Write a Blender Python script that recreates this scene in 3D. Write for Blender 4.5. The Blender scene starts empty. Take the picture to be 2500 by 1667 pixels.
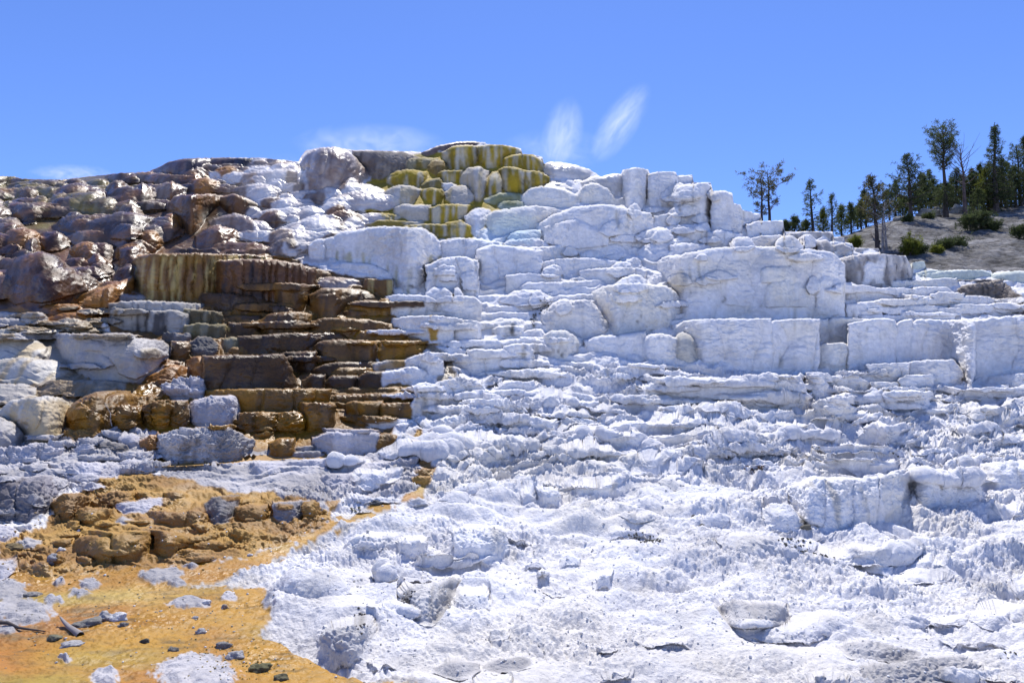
import bpy, math, random
import numpy as np
from mathutils import Vector

# ------------------------------------------------------------------ camera, sky, sun, exposure
S = bpy.context.scene
COL = S.collection
EYE = 2.5
F = 1667.0                      # focal length in photo pixels (24 mm on a 36 mm sensor, 2500 px wide)
PITCH = math.atan((975 - 833.5) / F)
cam_d = bpy.data.cameras.new('camera')
cam_d.lens = 24.0; cam_d.sensor_width = 36.0; cam_d.clip_start = 0.1; cam_d.clip_end = 5000
cam = bpy.data.objects.new('camera', cam_d); COL.objects.link(cam)
cam.location = (0, 0, EYE); cam.rotation_euler = (math.radians(90) + PITCH, 0, 0)
S.camera = cam

SUN_EL, SUN_AZ = math.radians(60), math.radians(5)     # azimuth from +Y (behind the hill), negative = left
w = bpy.data.worlds.new('World'); S.world = w; w.use_nodes = True
nt = w.node_tree
bg = nt.nodes['Background']
sky = nt.nodes.new('ShaderNodeTexSky'); sky.sky_type = 'NISHITA'; sky.sun_disc = False
sky.sun_elevation = SUN_EL; sky.sun_rotation = SUN_AZ
sky.altitude = 1900; sky.air_density = 1.0; sky.dust_density = 0.35; sky.ozone_density = 2.6
tint = nt.nodes.new('ShaderNodeMix'); tint.data_type = 'RGBA'; tint.blend_type = 'MULTIPLY'
tint.inputs[0].default_value = 1.0
tint.inputs[7].default_value = (0.68, 0.83, 1.26, 1)
nt.links.new(sky.outputs[0], tint.inputs[6]); nt.links.new(tint.outputs[2], bg.inputs[0])
bg.inputs[1].default_value = 0.11

sun_d = bpy.data.lights.new('sun', 'SUN'); sun_d.energy = 4.0; sun_d.angle = math.radians(0.5)
sun_d.color = (1.0, 0.955, 0.88)
sun = bpy.data.objects.new('sun', sun_d); COL.objects.link(sun)
sv = Vector((math.sin(SUN_AZ) * math.cos(SUN_EL), math.cos(SUN_AZ) * math.cos(SUN_EL), math.sin(SUN_EL)))
sun.rotation_euler = sv.to_track_quat('Z', 'Y').to_euler(); sun.location = sv * 100

S.view_settings.view_transform = 'Standard'; S.view_settings.look = 'None'
S.view_settings.gamma = 1.0; S.view_settings.exposure = 0.55
S.cycles.max_bounces = 9; S.cycles.diffuse_bounces = 8; S.cycles.glossy_bounces = 3
S.cycles.volume_bounces = 1; S.cycles.volume_step_rate = 1.0; S.cycles.volume_max_steps = 128
S.cycles.sample_clamp_indirect = 8.0; S.cycles.sample_clamp_direct = 0

f32 = np.float32
# ------------------------------------------------------------------ noise
_rng = np.random.RandomState(7)
_perm = _rng.permutation(256).astype(np.int32); _perm = np.concatenate([_perm, _perm, _perm])
_g = _rng.normal(size=(256, 3)); _g /= np.linalg.norm(_g, axis=1)[:, None]; _g = _g.astype(f32)

def perlin(x, y, z=None, seed=0):
    x = np.asarray(x, f32) + f32(seed * 17.31); y = np.asarray(y, f32) + f32(seed * 5.77)
    x0 = np.floor(x); y0 = np.floor(y); fx = x - x0; fy = y - y0
    xi = x0.astype(np.int32) & 255; yi = y0.astype(np.int32) & 255
    ux = fx * fx * fx * (fx * (fx * 6 - 15) + 10); uy = fy * fy * fy * (fy * (fy * 6 - 15) + 10)
    if z is None:
        def g2(i, j):
            h = _perm[_perm[(xi + i) & 255] + ((yi + j) & 255)] & 255
            return _g[h, 0] * (fx - i) + _g[h, 1] * (fy - j)
        a = g2(0, 0); b = g2(1, 0); c = g2(0, 1); d = g2(1, 1)
        a = a + ux * (b - a); c = c + ux * (d - c)
        return 1.6 * (a + uy * (c - a))
    z = np.asarray(z, f32) + f32(seed * 9.13)
    z0 = np.floor(z); fz = z - z0; zi = z0.astype(np.int32) & 255
    uz = fz * fz * fz * (fz * (fz * 6 - 15) + 10)
    def g3(i, j, k):
        h = _perm[_perm[_perm[(xi + i) & 255] + ((yi + j) & 255)] + ((zi + k) & 255)] & 255
        return _g[h, 0] * (fx - i) + _g[h, 1] * (fy - j) + _g[h, 2] * (fz - k)
    r = []
    for k in (0, 1):
        a = g3(0, 0, k); b = g3(1, 0, k); c = g3(0, 1, k); d = g3(1, 1, k)
        a = a + ux * (b - a); c = c + ux * (d - c); r.append(a + uy * (c - a))
    return 1.7 * (r[0] + uz * (r[1] - r[0]))

def sstep(a, b, v):
    t = np.clip((v - a) / (b - a), 0, 1); return t * t * (3 - 2 * t)

# ------------------------------------------------------------------ photo pixel -> point on a surface at distance y
CP, SP = math.cos(PITCH), math.sin(PITCH)
def ray(X, Y):
    a = (np.asarray(X, float) - 1250) / F; b = (833.5 - np.asarray(Y, float)) / F
    return a, CP - b * SP, SP + b * CP
def point(X, Y, D):
    rx, ry, rz = ray(X, Y); k = D / ry
    return np.stack([rx * k, ry * k, rz * k + EYE], -1)

# ------------------------------------------------------------------ object helpers
def link(o, parent=None):
    COL.objects.link(o)
    if parent is not None: o.parent = parent
    return o
def tag(o, label=None, cat=None, group=None, kind=None):
    if label: o['label'] = label
    if cat: o['category'] = cat
    if group: o['group'] = group
    if kind: o['kind'] = kind
    return o
def empty(name, loc):
    o = bpy.data.objects.new(name, None); o.empty_display_size = 0.3; o.location = loc
    return link(o)
def mesh_obj(name, V, faces_flat, nper, mats, parent=None, attrs=None, loc=None, normals=None, smooth=True):
    """faces_flat: (n, nper) int array"""
    V = np.asarray(V, f32)
    if loc is not None: V = V - np.asarray(loc, f32)
    me = bpy.data.meshes.new(name)
    n = len(faces_flat)
    me.vertices.add(len(V)); me.vertices.foreach_set('co', V.ravel())
    me.loops.add(n * nper); me.loops.foreach_set('vertex_index', np.asarray(faces_flat, np.int32).ravel())
    me.polygons.add(n); me.polygons.foreach_set('loop_start', np.arange(n, dtype=np.int32) * nper)
    me.polygons.foreach_set('use_smooth', np.full(n, smooth, bool))
    if attrs:
        for k, v in attrs.items():
            if v.ndim == 2:
                a = me.color_attributes.new(k, 'FLOAT_COLOR', 'POINT')
                c = np.ones((len(V), 4), f32); c[:, :3] = v; a.data.foreach_set('color', c.ravel())
            else:
                a = me.attributes.new(k, 'FLOAT', 'POINT'); a.data.foreach_set('value', v.astype(f32))
    me.update(calc_edges=True)
    if normals is not None:
        me.normals_split_custom_set_from_vertices(normals)
    for m in (mats if isinstance(mats, (list, tuple)) else [mats]): me.materials.append(m)
    o = bpy.data.objects.new(name, me)
    if loc is not None: o.location = loc
    return link(o, parent)

# ------------------------------------------------------------------ materials
def new_mat(name):
    m = bpy.data.materials.new(name); m.use_nodes = True
    t = m.node_tree; return m, t, t.nodes['Principled BSDF']
def nd(t, kind, **kw):
    n = t.nodes.new(kind)
    for k, v in kw.items(): setattr(n, k, v)
    return n
def travertine(name, bump=0.05):
    m, t, p = new_mat(name); L = t.links.new
    geo = nd(t, 'ShaderNodeNewGeometry')
    col = nd(t, 'ShaderNodeAttribute', attribute_name='Col')
    wet = nd(t, 'ShaderNodeAttribute', attribute_name='wet')
    n1 = nd(t, 'ShaderNodeTexNoise'); n1.inputs['Scale'].default_value = 7; n1.inputs['Detail'].default_value = 6; n1.inputs['Roughness'].default_value = 0.65
    n2 = nd(t, 'ShaderNodeTexNoise'); n2.inputs['Scale'].default_value = 24; n2.inputs['Detail'].default_value = 6; n2.inputs['Roughness'].default_value = 0.7
    L(geo.outputs['Position'], n1.inputs['Vector']); L(geo.outputs['Position'], n2.inputs['Vector'])
    mr = nd(t, 'ShaderNodeMapRange'); mr.inputs[1].default_value = 0.3; mr.inputs[2].default_value = 0.7
    mr.inputs[3].default_value = 0.86; mr.inputs[4].default_value = 1.08
    L(n1.outputs[0], mr.inputs[0])
    mx = nd(t, 'ShaderNodeMix', data_type='RGBA', blend_type='MULTIPLY'); mx.inputs[0].default_value = 1
    L(col.outputs['Color'], mx.inputs[6]); L(mr.outputs[0], mx.inputs[7]); L(mx.outputs[2], p.inputs['Base Color'])
    rr = nd(t, 'ShaderNodeMapRange'); rr.inputs[3].default_value = 0.95; rr.inputs[4].default_value = 0.2
    L(wet.outputs['Fac'], rr.inputs[0]); L(rr.outputs[0], p.inputs['Roughness'])
    sp = nd(t, 'ShaderNodeMapRange'); sp.inputs[3].default_value = 0.15; sp.inputs[4].default_value = 0.5
    L(wet.outputs['Fac'], sp.inputs[0]); L(sp.outputs[0], p.inputs['Specular IOR Level'])
    ad = nd(t, 'ShaderNodeMath', operation='MULTIPLY_ADD'); ad.inputs[1].default_value = 0.55
    L(n2.outputs[0], ad.inputs[0]); L(n1.outputs[0], ad.inputs[2])
    b = nd(t, 'ShaderNodeBump'); bs = nd(t, 'ShaderNodeMapRange'); bs.inputs[3].default_value = 0.95; bs.inputs[4].default_value = 0.28; L(wet.outputs['Fac'], bs.inputs[0]); L(bs.outputs[0], b.inputs['Strength']); b.inputs['Distance'].default_value = bump
    L(ad.outputs[0], b.inputs['Height']); L(b.outputs[0], p.inputs['Normal'])
    return m
M_ROCK = travertine('travertine')
# ------------------------------------------------------------------ the terrace ledges
# Each ledge: frame (offset and scale of the survey sheet it was measured on), kind of stone, rim line, foot line, options.
FR = {'A': (0, 350, .2998), 'B': (600, 300, .2998), 'C': (1200, 300, .2998), 'D': (1800, 250, .2998), 'E': (0, 750, .2998),
      'F': (600, 600, .2998), 'G': (1200, 600, .2998), 'H': (1800, 650, .2998), 'I': (0, 1200, .29787), 'J': (600, 1000, .2998),
      'K': (600, 1200, .29787), 'Q': (1200, 1000, .2998), 'R': (1800, 1050, .3935), 'S': (0, 0, 1.0)}
LEDGES = []
def pts(fr, s):
    ox, oy, k = FR[fr]
    a = [tuple(float(v) for v in q.split(',')) for q in s.split()]
    return [(ox + x * k, oy + y * k) for x, y in a]
def L(fr, kind, top, bot, name=None, label=None, cat=None, **o):
    t = pts(fr, top)
    b = pts(fr, bot) if isinstance(bot, str) else [(t[0][0], FR[fr][1] + bot * FR[fr][2]), (t[-1][0], FR[fr][1] + bot * FR[fr][2])]
    LEDGES.append(dict(kind=kind, top=t, bot=b, name=name, label=label, cat=cat, **o))

# --- upper left: wet brown mounds
L('A','BY','1070,970 1110,925 1250,900 1700,893 2050,905 2260,950','1070,1000 1170,1215 1230,1222 1700,1200 2000,1000 2260,960','fluted_ledge','wide golden brown fluted basin wall with white and yellow drip streaks','rock ledge',lob=.22,lw=.35,under=.35,rt=.12,rs=.5)
L('A','BF','1682,1020 1700,975 1800,955 2050,942 2250,950 2400,975 2560,1010','1682,1120 1750,1190 1950,1245 2150,1255 2350,1230 2560,1170','fluted_ledge','reddish brown fluted basin with black dripping lower fringe, right of the golden one','rock ledge',lob=.2,lw=.35,under=.4,rt=.25,rs=.6)
L('A','DM','30,1060 130,930 330,875 480,930 620,1050 720,1190','30,1250 200,1300 400,1310 720,1230','travertine_dome','large glossy dark brown dome at the left edge, rusty on top','rock dome',dome=1)
L('A','DM','230,1130 330,1040 500,1000 620,1050 720,1190','230,1290 350,1300 500,1262 720,1200',dome=1,sub=1)
L('A','DM','600,880 740,815 860,810 960,870','600,930 700,960 900,960 960,930',dome=1)
L('A','DM','670,970 790,890 920,990','670,1000 750,1050 920,1040',dome=1)
L('A','DM','970,860 1080,830 1220,890','970,1000 1060,1030 1220,930',dome=1)
L('A','DV','610,700 820,600 950,555 1100,565 1310,620','610,740 800,800 1100,800 1310,720','travertine_dome','dull purple brown hump with a dark ribbed top above the mid left mounds','rock dome',dome=1)
L('A','DV','900,720 970,660 1060,652 1165,700','900,780 1100,790 1165,740',dome=1,sub=1)
L('A','CT','1370,500 1400,440 1500,415 1700,410 1800,430','1370,580 1500,690 1560,710 1600,690 1700,560 1800,480','hanging_curtain','orange brown curtain of stone tapering to a point, hanging over a pale slope','rock ledge',lob=.15,lw=.5,under=.5,rt=.4,rs=.5)
L('A','CT','1790,440 1900,410 2050,460 2120,510','1790,500 1870,570 2000,580 2120,530',lob=.12,lw=.6,rt=.4,rs=.5)
L('A','DB','1590,760 1680,690 1780,665 1900,700 1980,740','1590,870 1800,860 1980,800',dome=1)
L('A','PB','1700,640 1800,590 1920,572 2050,600 2100,700','1700,690 1900,720 2100,790',dome=1)
L('A','DB','1620,890 1750,820 1850,798 2100,815 2270,870','1620,895 2000,900 2270,920',dome=1)
L('A','SK','1270,210 1370,150 1500,125 1800,118 2100,118 2335,140','1270,260 1400,290 1580,290 1700,220 2000,200 2200,170 2335,160','cap_ledge','long dark stained lip of stone on the left skyline','rock ledge',rt=.5,rs=1.,lob=.3,lw=1.2)
L('A','P','1590,250 1650,228 1750,230 1900,210 1980,230','1590,290 1980,290',dome=1)
L('A','OR','610,1260 760,1190 930,1140 1090,1080','640,1310 800,1340 920,1290 1090,1230',dome=1)
L('A','OR','640,1300 800,1200 920,1160 990,1220','640,1330 880,1345 990,1240',dome=1,sub=1)
L('A','OR','200,1390 350,1320 550,1300 700,1330 870,1345','200,1420 500,1400 870,1400',dome=1)
L('A','OR','370,1430 500,1380 700,1370 820,1400','370,1470 820,1470',dome=1)
L('A','G','-300,1370 0,1370 150,1380 330,1430','-300,1430 0,1420 330,1440',rt=.3)
L('A','G','-300,1430 0,1430 200,1430 350,1440','-300,1500 0,1500 350,1480',rt=.3)
L('A','GO','90,1490 250,1460 600,1460 760,1510','90,1510 400,1560 760,1540',dome=1)
L('A','BG','1220,1200 1300,1180 1620,1180',1238,rt=0.17); L('A','BG','1220,1235 1400,1225 1500,1230',1255,rt=0.17)
L('A','G','920,1250 1000,1228 1210,1240',1290,rt=.15); L('A','BG','1100,1265 1500,1250 1830,1220',1290,rt=0.17)
L('A','BD','1520,1230 1700,1212 1830,1215 2200,1270','1520,1260 1800,1340 2200,1340',rt=0.17,lob=.12,lw=.5)
L('A','GS','900,1300 1000,1285 1300,1280 1660,1310','870,1480 1050,1510 1500,1450 1660,1340','stained_ledge','pale grey ledge with black drip stains below the golden fluted basin','rock ledge',lob=.14,lw=.5,rt=.15,rs=.4)
L('A','GS','1180,1400 1220,1365 1400,1360 1530,1385','1180,1530 1500,1530 1530,1500','travertine_block','pale grey rounded block with black stains, in front of the stained ledge','rock',lob=.1,lw=.6,rt=.2,rs=.4)
L('A','BG','1320,1340 1500,1345 1800,1370','1320,1380 1520,1460 1800,1460',lob=.1,lw=.4,rt=0.17)
L('A','BG','1500,1490 1600,1465 1830,1475','1500,1560 1830,1560',lob=.12,lw=.4,rt=0.17); L('A','BY','1830,1490 2020,1495',1545,rt=.1); L('A','BD','1870,1460 2100,1460',1545,rt=0.17)
L('A','BD','1950,1330 2100,1320 2230,1330',1380,rt=0.17); L('A','BD','1960,1400 2120,1405',1450,rt=0.17)
# --- left middle
L('E','PY','-200,250 0,255 150,250 300,265 400,330','-200,415 0,415 250,410 400,380',dome=1); L('E','PY','-200,175 0,175 150,170 330,230','-200,245 0,245 330,250',dome=1)
L('E','PY','-200,425 0,425 200,408 450,430 560,480 597,530','-200,600 0,600 250,610 500,590 597,550','travertine_dome','smooth cream loaf of stone with a wet yellow end, at the left edge','rock dome',dome=1)
L('E','G','440,300 490,215 700,210 900,230 1100,255 1330,270 1410,340','440,360 600,480 820,560 1100,585 1270,500 1410,400','travertine_dome','broad pale grey bulging mass of smooth stone left of the brown steps','rock dome',rt=.5,rs=1.0)
L('E','G','620,300 680,272 880,285','620,350 880,355',sub=1,rt=.2); L('E','G','510,400 560,358 820,360 950,460','510,410 700,520 950,470',sub=1,rt=.3)
L('E','G','890,330 1010,255 1330,265 1400,340','890,400 1000,570 1130,582 1270,490 1400,390',sub=1,dome=1)
L('E','GK','1310,240 1380,212 1540,218',290,rt=.2); L('E','GK','1540,290 1620,240 1720,245 1780,310','1540,390 1780,380','travertine_block','black crusted rounded block between grey mass and brown steps','rock',dome=1)
L('E','B','1400,280 1530,280','1400,415 1530,405'); L('E','BG','1820,260 1900,240 1970,260',340); L('E','B','1870,340 1950,315 2210,335','1870,390 2210,380',rt=0.17)
L('E','OR','1110,600 1250,550 1400,470 1570,480','1110,620 1400,610 1570,560',dome=1); L('E','OR','1520,440 1560,405 1700,405 1760,440','1520,470 1570,570 1760,570',rt=.4,rs=.5); L('E','OR','1280,450 1350,420 1490,440','1280,500 1400,490 1490,450',dome=1)
L('F','BD','-340,895 -100,890 100,885 300,878 345,930 380,1010 400,1090',1158,'cliff_wall','plain dark brown wall with a sloping right end, above the golden straight steps','rock wall',rt=0.17,lob=.12,lw=.9,under=.15)
L('E','OR','1770,580 1850,555 2030,570',605,dome=1)
L('E','L','1350,640 1450,600 1600,590 1700,600 1730,650','1350,740 1700,745 1730,690','travertine_block','cracked lilac white rock lying on the brown steps','rock',rt=.4,rs=.5,rg=1)
L('E','L','1700,610 1800,600 2100,605 2160,640','1700,670 2160,665','travertine_block','low lilac white ridge lying along the foot of the dark brown wall','rock',rt=.3,rg=1)
L('F','OB','-330,1175 0,1165 680,1158','-330,1250 0,1340 400,1345 680,1280','straight_step','long straight golden brown step with yellow face, left of the trimmed edge','rock ledge',rt=0.17,lob=.16,lw=.8,under=.12)
L('F','OB','680,1158 1000,1155 1355,1150',1200,'straight_step','thin dark golden top step ending sharply at white rock','rock ledge',rt=0.17,lob=.1,lw=.8,rs=.1)
L('F','OB','600,1215 830,1208 1100,1195 1365,1190','600,1275 1365,1278','straight_step','second golden step down, just beneath the thin dark one','rock ledge',rt=0.17,lob=.14,lw=.7,rs=.1)
L('F','OB','830,1285 860,1268 1110,1265','830,1390 900,1405 1110,1400',rt=0.17,lob=.12,lw=.6); L('F','OB','1110,1285 1250,1275 1355,1270',1405,rt=0.17,lob=.12,lw=.6,rs=.1)
L('F','OB','400,1290 440,1275 690,1275 715,1290','400,1320 440,1400 500,1465 690,1460 715,1440','travertine_block','squarish golden block jutting out below the straight steps','rock',rt=0.17,lob=.1,lw=.5,rs=.3)
L('F','OB','-50,1355 150,1352 440,1352 500,1390',1485,rt=0.17,lob=.25,lw=.6,rg=1)
L('E','L','1520,830 1560,760 1700,730 1900,715 1960,770 1990,840','1520,940 1700,950 1900,930 1990,860','travertine_block','rounded lilac grey boulder with cracks, sitting on orange step','rock',rt=.5,rs=.6,rg=1)
L('E','GW','1310,1060 1350,1020 1500,990 1800,975 1950,1020 2060,1100','1310,1210 1400,1238 1800,1218 2000,1192 2060,1150','travertine_block','long cracked grey white block standing in the orange pool','rock',rt=.35,rs=.35,rg=1,lob=.08,lw=.7)
L('E','PY','-150,830 0,840 60,770 250,735 400,720 520,750 580,810','-150,880 0,890 180,1000 280,1095 330,1100 480,1060 560,950 580,870','travertine_dome','big white and yellow dripping dome at the left edge, low down','rock dome',rt=.6,rs=.9,lob=.2,lw=1.0,under=.4)
L('E','G','-200,625 0,625 200,620 300,660','-200,770 0,770 300,740',dome=1); L('E','GO','280,660 400,600 700,590 1000,610 1100,640',705,dome=1)
L('E','OB','520,860 640,750 750,690 900,675 1060,680','520,990 800,990 900,900 1060,780','travertine_dome','smooth orange brown bulge beside the white dripping dome','rock dome',dome=1); L('E','OB','560,820 640,770 720,820','560,920 720,900',dome=1,sub=1)
L('E','OB','760,880 900,720 1000,690 1120,720','760,980 900,970 1120,800',dome=1); L('E','OB','890,860 950,830 1120,800 1180,830','890,970 1000,980 1180,930',rt=0.30,rg=1); L('E','OB','1180,800 1320,758 1520,755','1180,930 1520,935',rt=0.17,lob=.2,lw=.5,rg=1)
L('E','G','-200,880 0,900 130,950 220,1080','-200,1150 0,1140 220,1100',rt=.5); L('E','O','490,1060 560,1005 700,995 840,1010','490,1080 650,1085 840,1050',dome=1)
L('E','L','520,1310 640,1260 800,1260 950,1300 1010,1340','520,1400 700,1425 1010,1380','travertine_block','lumpy lilac white rock low on the left, above the ochre bumps','rock',rt=.5,rs=.5,rg=1)
L('E','L','940,1270 1050,1235 1150,1250 1230,1300','940,1330 1230,1320',rt=.3,rg=1); L('E','L','-200,1190 100,1150 300,1110 500,1130','-200,1290 500,1220',rt=.5,rg=1); L('E','L','600,1160 700,1110 760,1150',1200,rg=1); L('E','L','980,1060 1070,1030 1130,1060',1130,rg=1); L('E','GK','810,1150 880,1100 1000,1110 1040,1150',1180,rg=1)
L('E','OR','1150,1100 1200,1045 1310,1040','1150,1150 1310,1150',rg=1)
L('E','GL','-250,1400 0,1400 150,1390 350,1370 500,1390 560,1430','-250,1700 0,1700 300,1700 430,1620 560,1480','travertine_block','massive dark grey lilac rock face at the left edge','rock',rt=.4,rs=.6,rg=1,lob=.15,lw=.8)
# --- lower left ochre bumps
L('I','O','420,90 520,10 650,5 740,60','420,170 560,200 740,110',rt=.4,rs=.5,rg=1); L('I','O','820,20 900,0 1080,0','820,100 1080,100',rt=.3,rg=1); L('I','O','560,170 700,120 880,150','560,200 700,300 880,270',rt=.4,rg=1)
L('I','O','1100,20 1250,0 1400,10','1100,60 1400,40',rg=1); L('I','O','880,90 1000,60 1100,80','880,130 1100,130',rg=1)
L('I','L','930,140 1080,75 1250,50 1410,45','930,200 1150,170 1410,90','travertine_block','log shaped lilac white rock lying across ochre steps','rock',rt=.3,rs=.3,rg=1); L('I','G','950,250 1000,190 1090,230','950,285 1090,275',rg=1)
L('I','O','1160,180 1250,160 1500,165 1600,150 1700,190','1160,200 1250,270 1500,300 1700,330','travertine_block','upper ochre block of the low left steps, beside the charcoal grey block','rock',rt=.2,rs=.3,lob=.15,lw=.5,rg=1)
L('I','GK','1650,100 1750,40 1950,20','1650,140 1760,315 1860,315 1950,150','travertine_block','charcoal grey upright block between two ochre blocks','rock',rt=.25,rs=.3,rg=1)
L('I','O','1930,130 2050,100 2180,110','1930,270 2180,275',rt=.2,rg=1); L('J','GW','240,752 530,742','240,960 300,960 450,880 530,800','travertine_slab','leaning grey white slab with a straight top, below the lilac shelf','rock',rt=.08,rg=1); L('J','O','480,760 560,745 600,800','430,890 600,850',rg=1); L('J','GW','560,760 640,750 680,790','560,850 680,820',rg=1)
L('I','O','580,440 650,370 900,340 1250,320 1280,400','580,570 750,590 900,622 1100,590 1230,550 1280,450','travertine_block','largest rounded ochre block, its black shadow falling on the orange flat','rock',rt=.25,rs=.35,lob=.22,lw=.55,under=.3,rg=1)
L('I','O','1270,340 1400,320 1520,350','1240,540 1400,560 1520,480',rt=.3,lob=.15,lw=.5,rg=1); L('I','O','260,600 350,560 430,620','260,680 400,705 440,680',rt=.3,rs=.3,rg=1); L('I','O','150,600 230,570 290,620','150,660 290,670',rg=1)
L('I','O','1480,530 1580,490 1700,510','1480,570 1700,560',rg=1); L('I','O','1600,430 1750,400 1900,440','1600,510 1900,500',rg=1); L('I','L','-100,570 0,570 100,560 150,620','-100,740 0,740 150,660',rt=.3,rg=1); L('I','L','-100,280 0,270 120,300 160,380','-100,440 0,450 160,400',rg=1)
L('I','G','130,430 220,380 330,400',490,rg=1)
# --- centre top: yellow streaked caps
L('B','PB','430,370 480,260 600,205 720,195 850,240 950,350 1040,440','430,420 500,520 600,580 750,560 900,500 1040,440','travertine_dome','huge wet whitish dome with brown streaked hollow on the skyline','rock dome',rt=1.2,rs=1.4,lob=.2,lw=1.4,under=.2)
L('B','GB','880,225 1100,225 1300,235 1420,290','880,300 1050,440 1200,420 1420,300',rt=.8,rs=.8); L('B','SK','1440,240 1550,190 1720,155 1850,150 1950,165','1440,270 1600,240 1700,210 1950,185','cap_ledge','dark maroon rim of stone at the very summit','rock ledge',rt=.2,lob=.1,lw=.5)
L('B','Y','1610,240 1680,190 1800,180 1900,190','1610,290 1650,370 1750,375 1850,350 1910,280','streaked_cap','rounded mustard yellow cap at the summit, leftmost of the top row','rock ledge',rt=.3,rs=.6,lob=.1,lw=.5,under=.35)
L('B','Y','1900,190 2000,175 2110,180 2240,210 2250,250','1900,330 2060,360 2110,300 2250,250','streaked_cap','yellow and white streaked cap at the summit, right of the rounded mustard one','rock ledge',rt=.25,rs=.5,lob=.12,lw=.6,under=.3)
L('C','Y','95,300 140,262 260,250 350,265 430,320','95,370 250,380 430,400','streaked_cap','striped yellow and white cap just below the summit on its right','rock ledge',rt=.3,rs=.5,lob=.1,lw=.5,under=.3)
L('C','Y','40,400 80,360 180,355 250,385 400,395 480,450','40,430 110,560 250,560 430,510 480,470','streaked_cap','big striped yellow and white bulge two tiers below the summit','rock ledge',rt=.35,rs=.6,lob=.14,lw=.6,under=.4)
L('B','YD','1275,350 1320,300 1420,285 1560,290','1275,375 1460,370 1560,330',rt=.4,rs=.5); L('B','YB','1465,360 1520,310 1600,300 1660,370','1465,380 1560,430 1660,390',dome=1)
L('B','Y','1140,440 1220,390 1360,378 1470,400','1140,480 1220,520 1400,515 1470,460','streaked_cap','golden cap with one white stripe, left of the summit stack','rock ledge',rt=.45,rs=.5,lob=.1,lw=.5); L('B','YD','1110,430 1190,370 1280,360','1110,450 1280,380',rt=.4)
L('B','Y','1565,410 1620,382 1800,385','1565,440 1640,490 1750,470 1800,430',rt=.25); L('B','WV','1740,450 1800,370 1900,352 1975,390','1740,500 1850,580 1920,640 1960,560 1975,470','travertine_dome','white bulb tapering downward between yellow streaked caps','rock dome',rt=.7,rs=.7,under=.5)
L('B','Y','1950,480 2000,400 2050,390 2090,470','1950,580 2000,600 2090,560',dome=1); L('B','YD','1430,500 1500,460 1580,450 1610,500','1430,525 1610,540',rt=.3); L('B','W','1610,490 1680,480 1710,500',555,rt=.3)
L('B','WV','1130,560 1200,515 1350,505 1420,545','1130,640 1250,670 1390,640 1420,580','travertine_dome','white loaf shaped lump at the left of the yellow stack','rock dome',rt=.5,rs=.6); L('B','Y','1430,545 1500,530 1600,540 1630,590','1430,600 1530,660 1630,600',rt=.4,rs=.4)
L('B','WV','1620,570 1700,510 1780,505 1860,590','1620,650 1860,660','travertine_dome','rounded white dome with grey stripes at the foot of the yellow stack','rock dome',dome=1); L('B','YG','1950,620 2050,570 2230,575 2320,600','1950,660 2250,640 2320,620',rt=.3); L('B','YG','2030,680 2100,640 2230,630 2300,680',705,dome=1)
L('B','WV','1220,690 1270,665 1430,665 1500,670','1220,760 1500,790',rt=.25,rs=.5); L('B','Y','1500,690 1580,668 1850,665','1500,810 1600,815 1780,770 1850,700','streaked_cap','long mustard step with a single white stripe below the yellow stack','rock ledge',rt=.2,rs=.4,lob=.1,lw=.5); L('B','Y','1030,760 1100,738 1260,745','1030,790 1260,785',rt=.2); L('B','YW','990,820 1100,793 1440,797','990,840 1100,845 1440,840',rt=.2)
L('B','Y','1240,850 1400,825 1640,825','1240,870 1560,925 1640,930',rt=.2); L('B','Y','1640,810 1750,790 1830,840','1640,930 1830,940','streaked_cap','olive yellow bulge with white stripe, lowest of the yellow caps','rock ledge',rt=.4,rs=.4)
L('B','W','680,980 740,890 960,860 1150,840 1450,860 1560,920 1575,1000','680,1080 800,1110 950,1130 1150,1190 1300,1320 1420,1330 1480,1160 1575,1100','white_wall','broad white wall with yellowish dribbles hanging low at its right, beside the brown terraces','rock wall',rt=.5,rs=.5,lob=.16,lw=1.0,drip=1)
L('B','W','525,990 560,955 630,945',1110,rt=.2); L('B','W','635,950 700,930 740,950',1085,rt=.2); L('B','W','1570,970 1690,930 1760,940 1900,950 2080,980',1090,rt=.5,lob=.25,lw=.8)
L('B','W','700,1150 850,1140 1000,1150 1150,1200 1280,1330','700,1200 1000,1240 1180,1290 1280,1350',rt=.3); L('B','W','1480,1150 1600,1100 1750,1090 1880,1120','1480,1400 1880,1400',rt=.5,lob=.3,lw=.7)
for q in ('1470,1390 1520,1340 1620,1335 1680,1400','1690,1350 1720,1340 1780,1400','1760,1230 1800,1205 1880,1215 1905,1300','1580,1230 1640,1190 1720,1230','1540,1180 1620,1150 1700,1180'):
    x = [float(a.split(',')[0]) for a in q.split()]; y = max(float(a.split(',')[1]) for a in q.split())
    L('B','W',q,y+60,dome=1,sub=1)
L('B','WC','1950,770 2020,710 2200,690 2370,675 2540,690','1950,830 2000,890 2150,880 2350,850 2540,760','travertine_dome','cream white curved bank above a pale turquoise patch','rock dome',rt=.8,rs=.8,teal=1); L('B','W','1780,770 1850,700 1920,690 2000,710','1780,820 1850,920 1950,830 2000,760',dome=1)
L('C','WT','130,940 180,880 300,870 400,880','130,980 400,990','travertine_dome','low lump of white stone tinted pale turquoise','rock dome',dome=1)
L('C','W','-110,1040 -40,1000 100,1000 400,1040','-110,1240 430,1250',rt=.4,rs=.5,lob=.3,lw=1.0)
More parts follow.
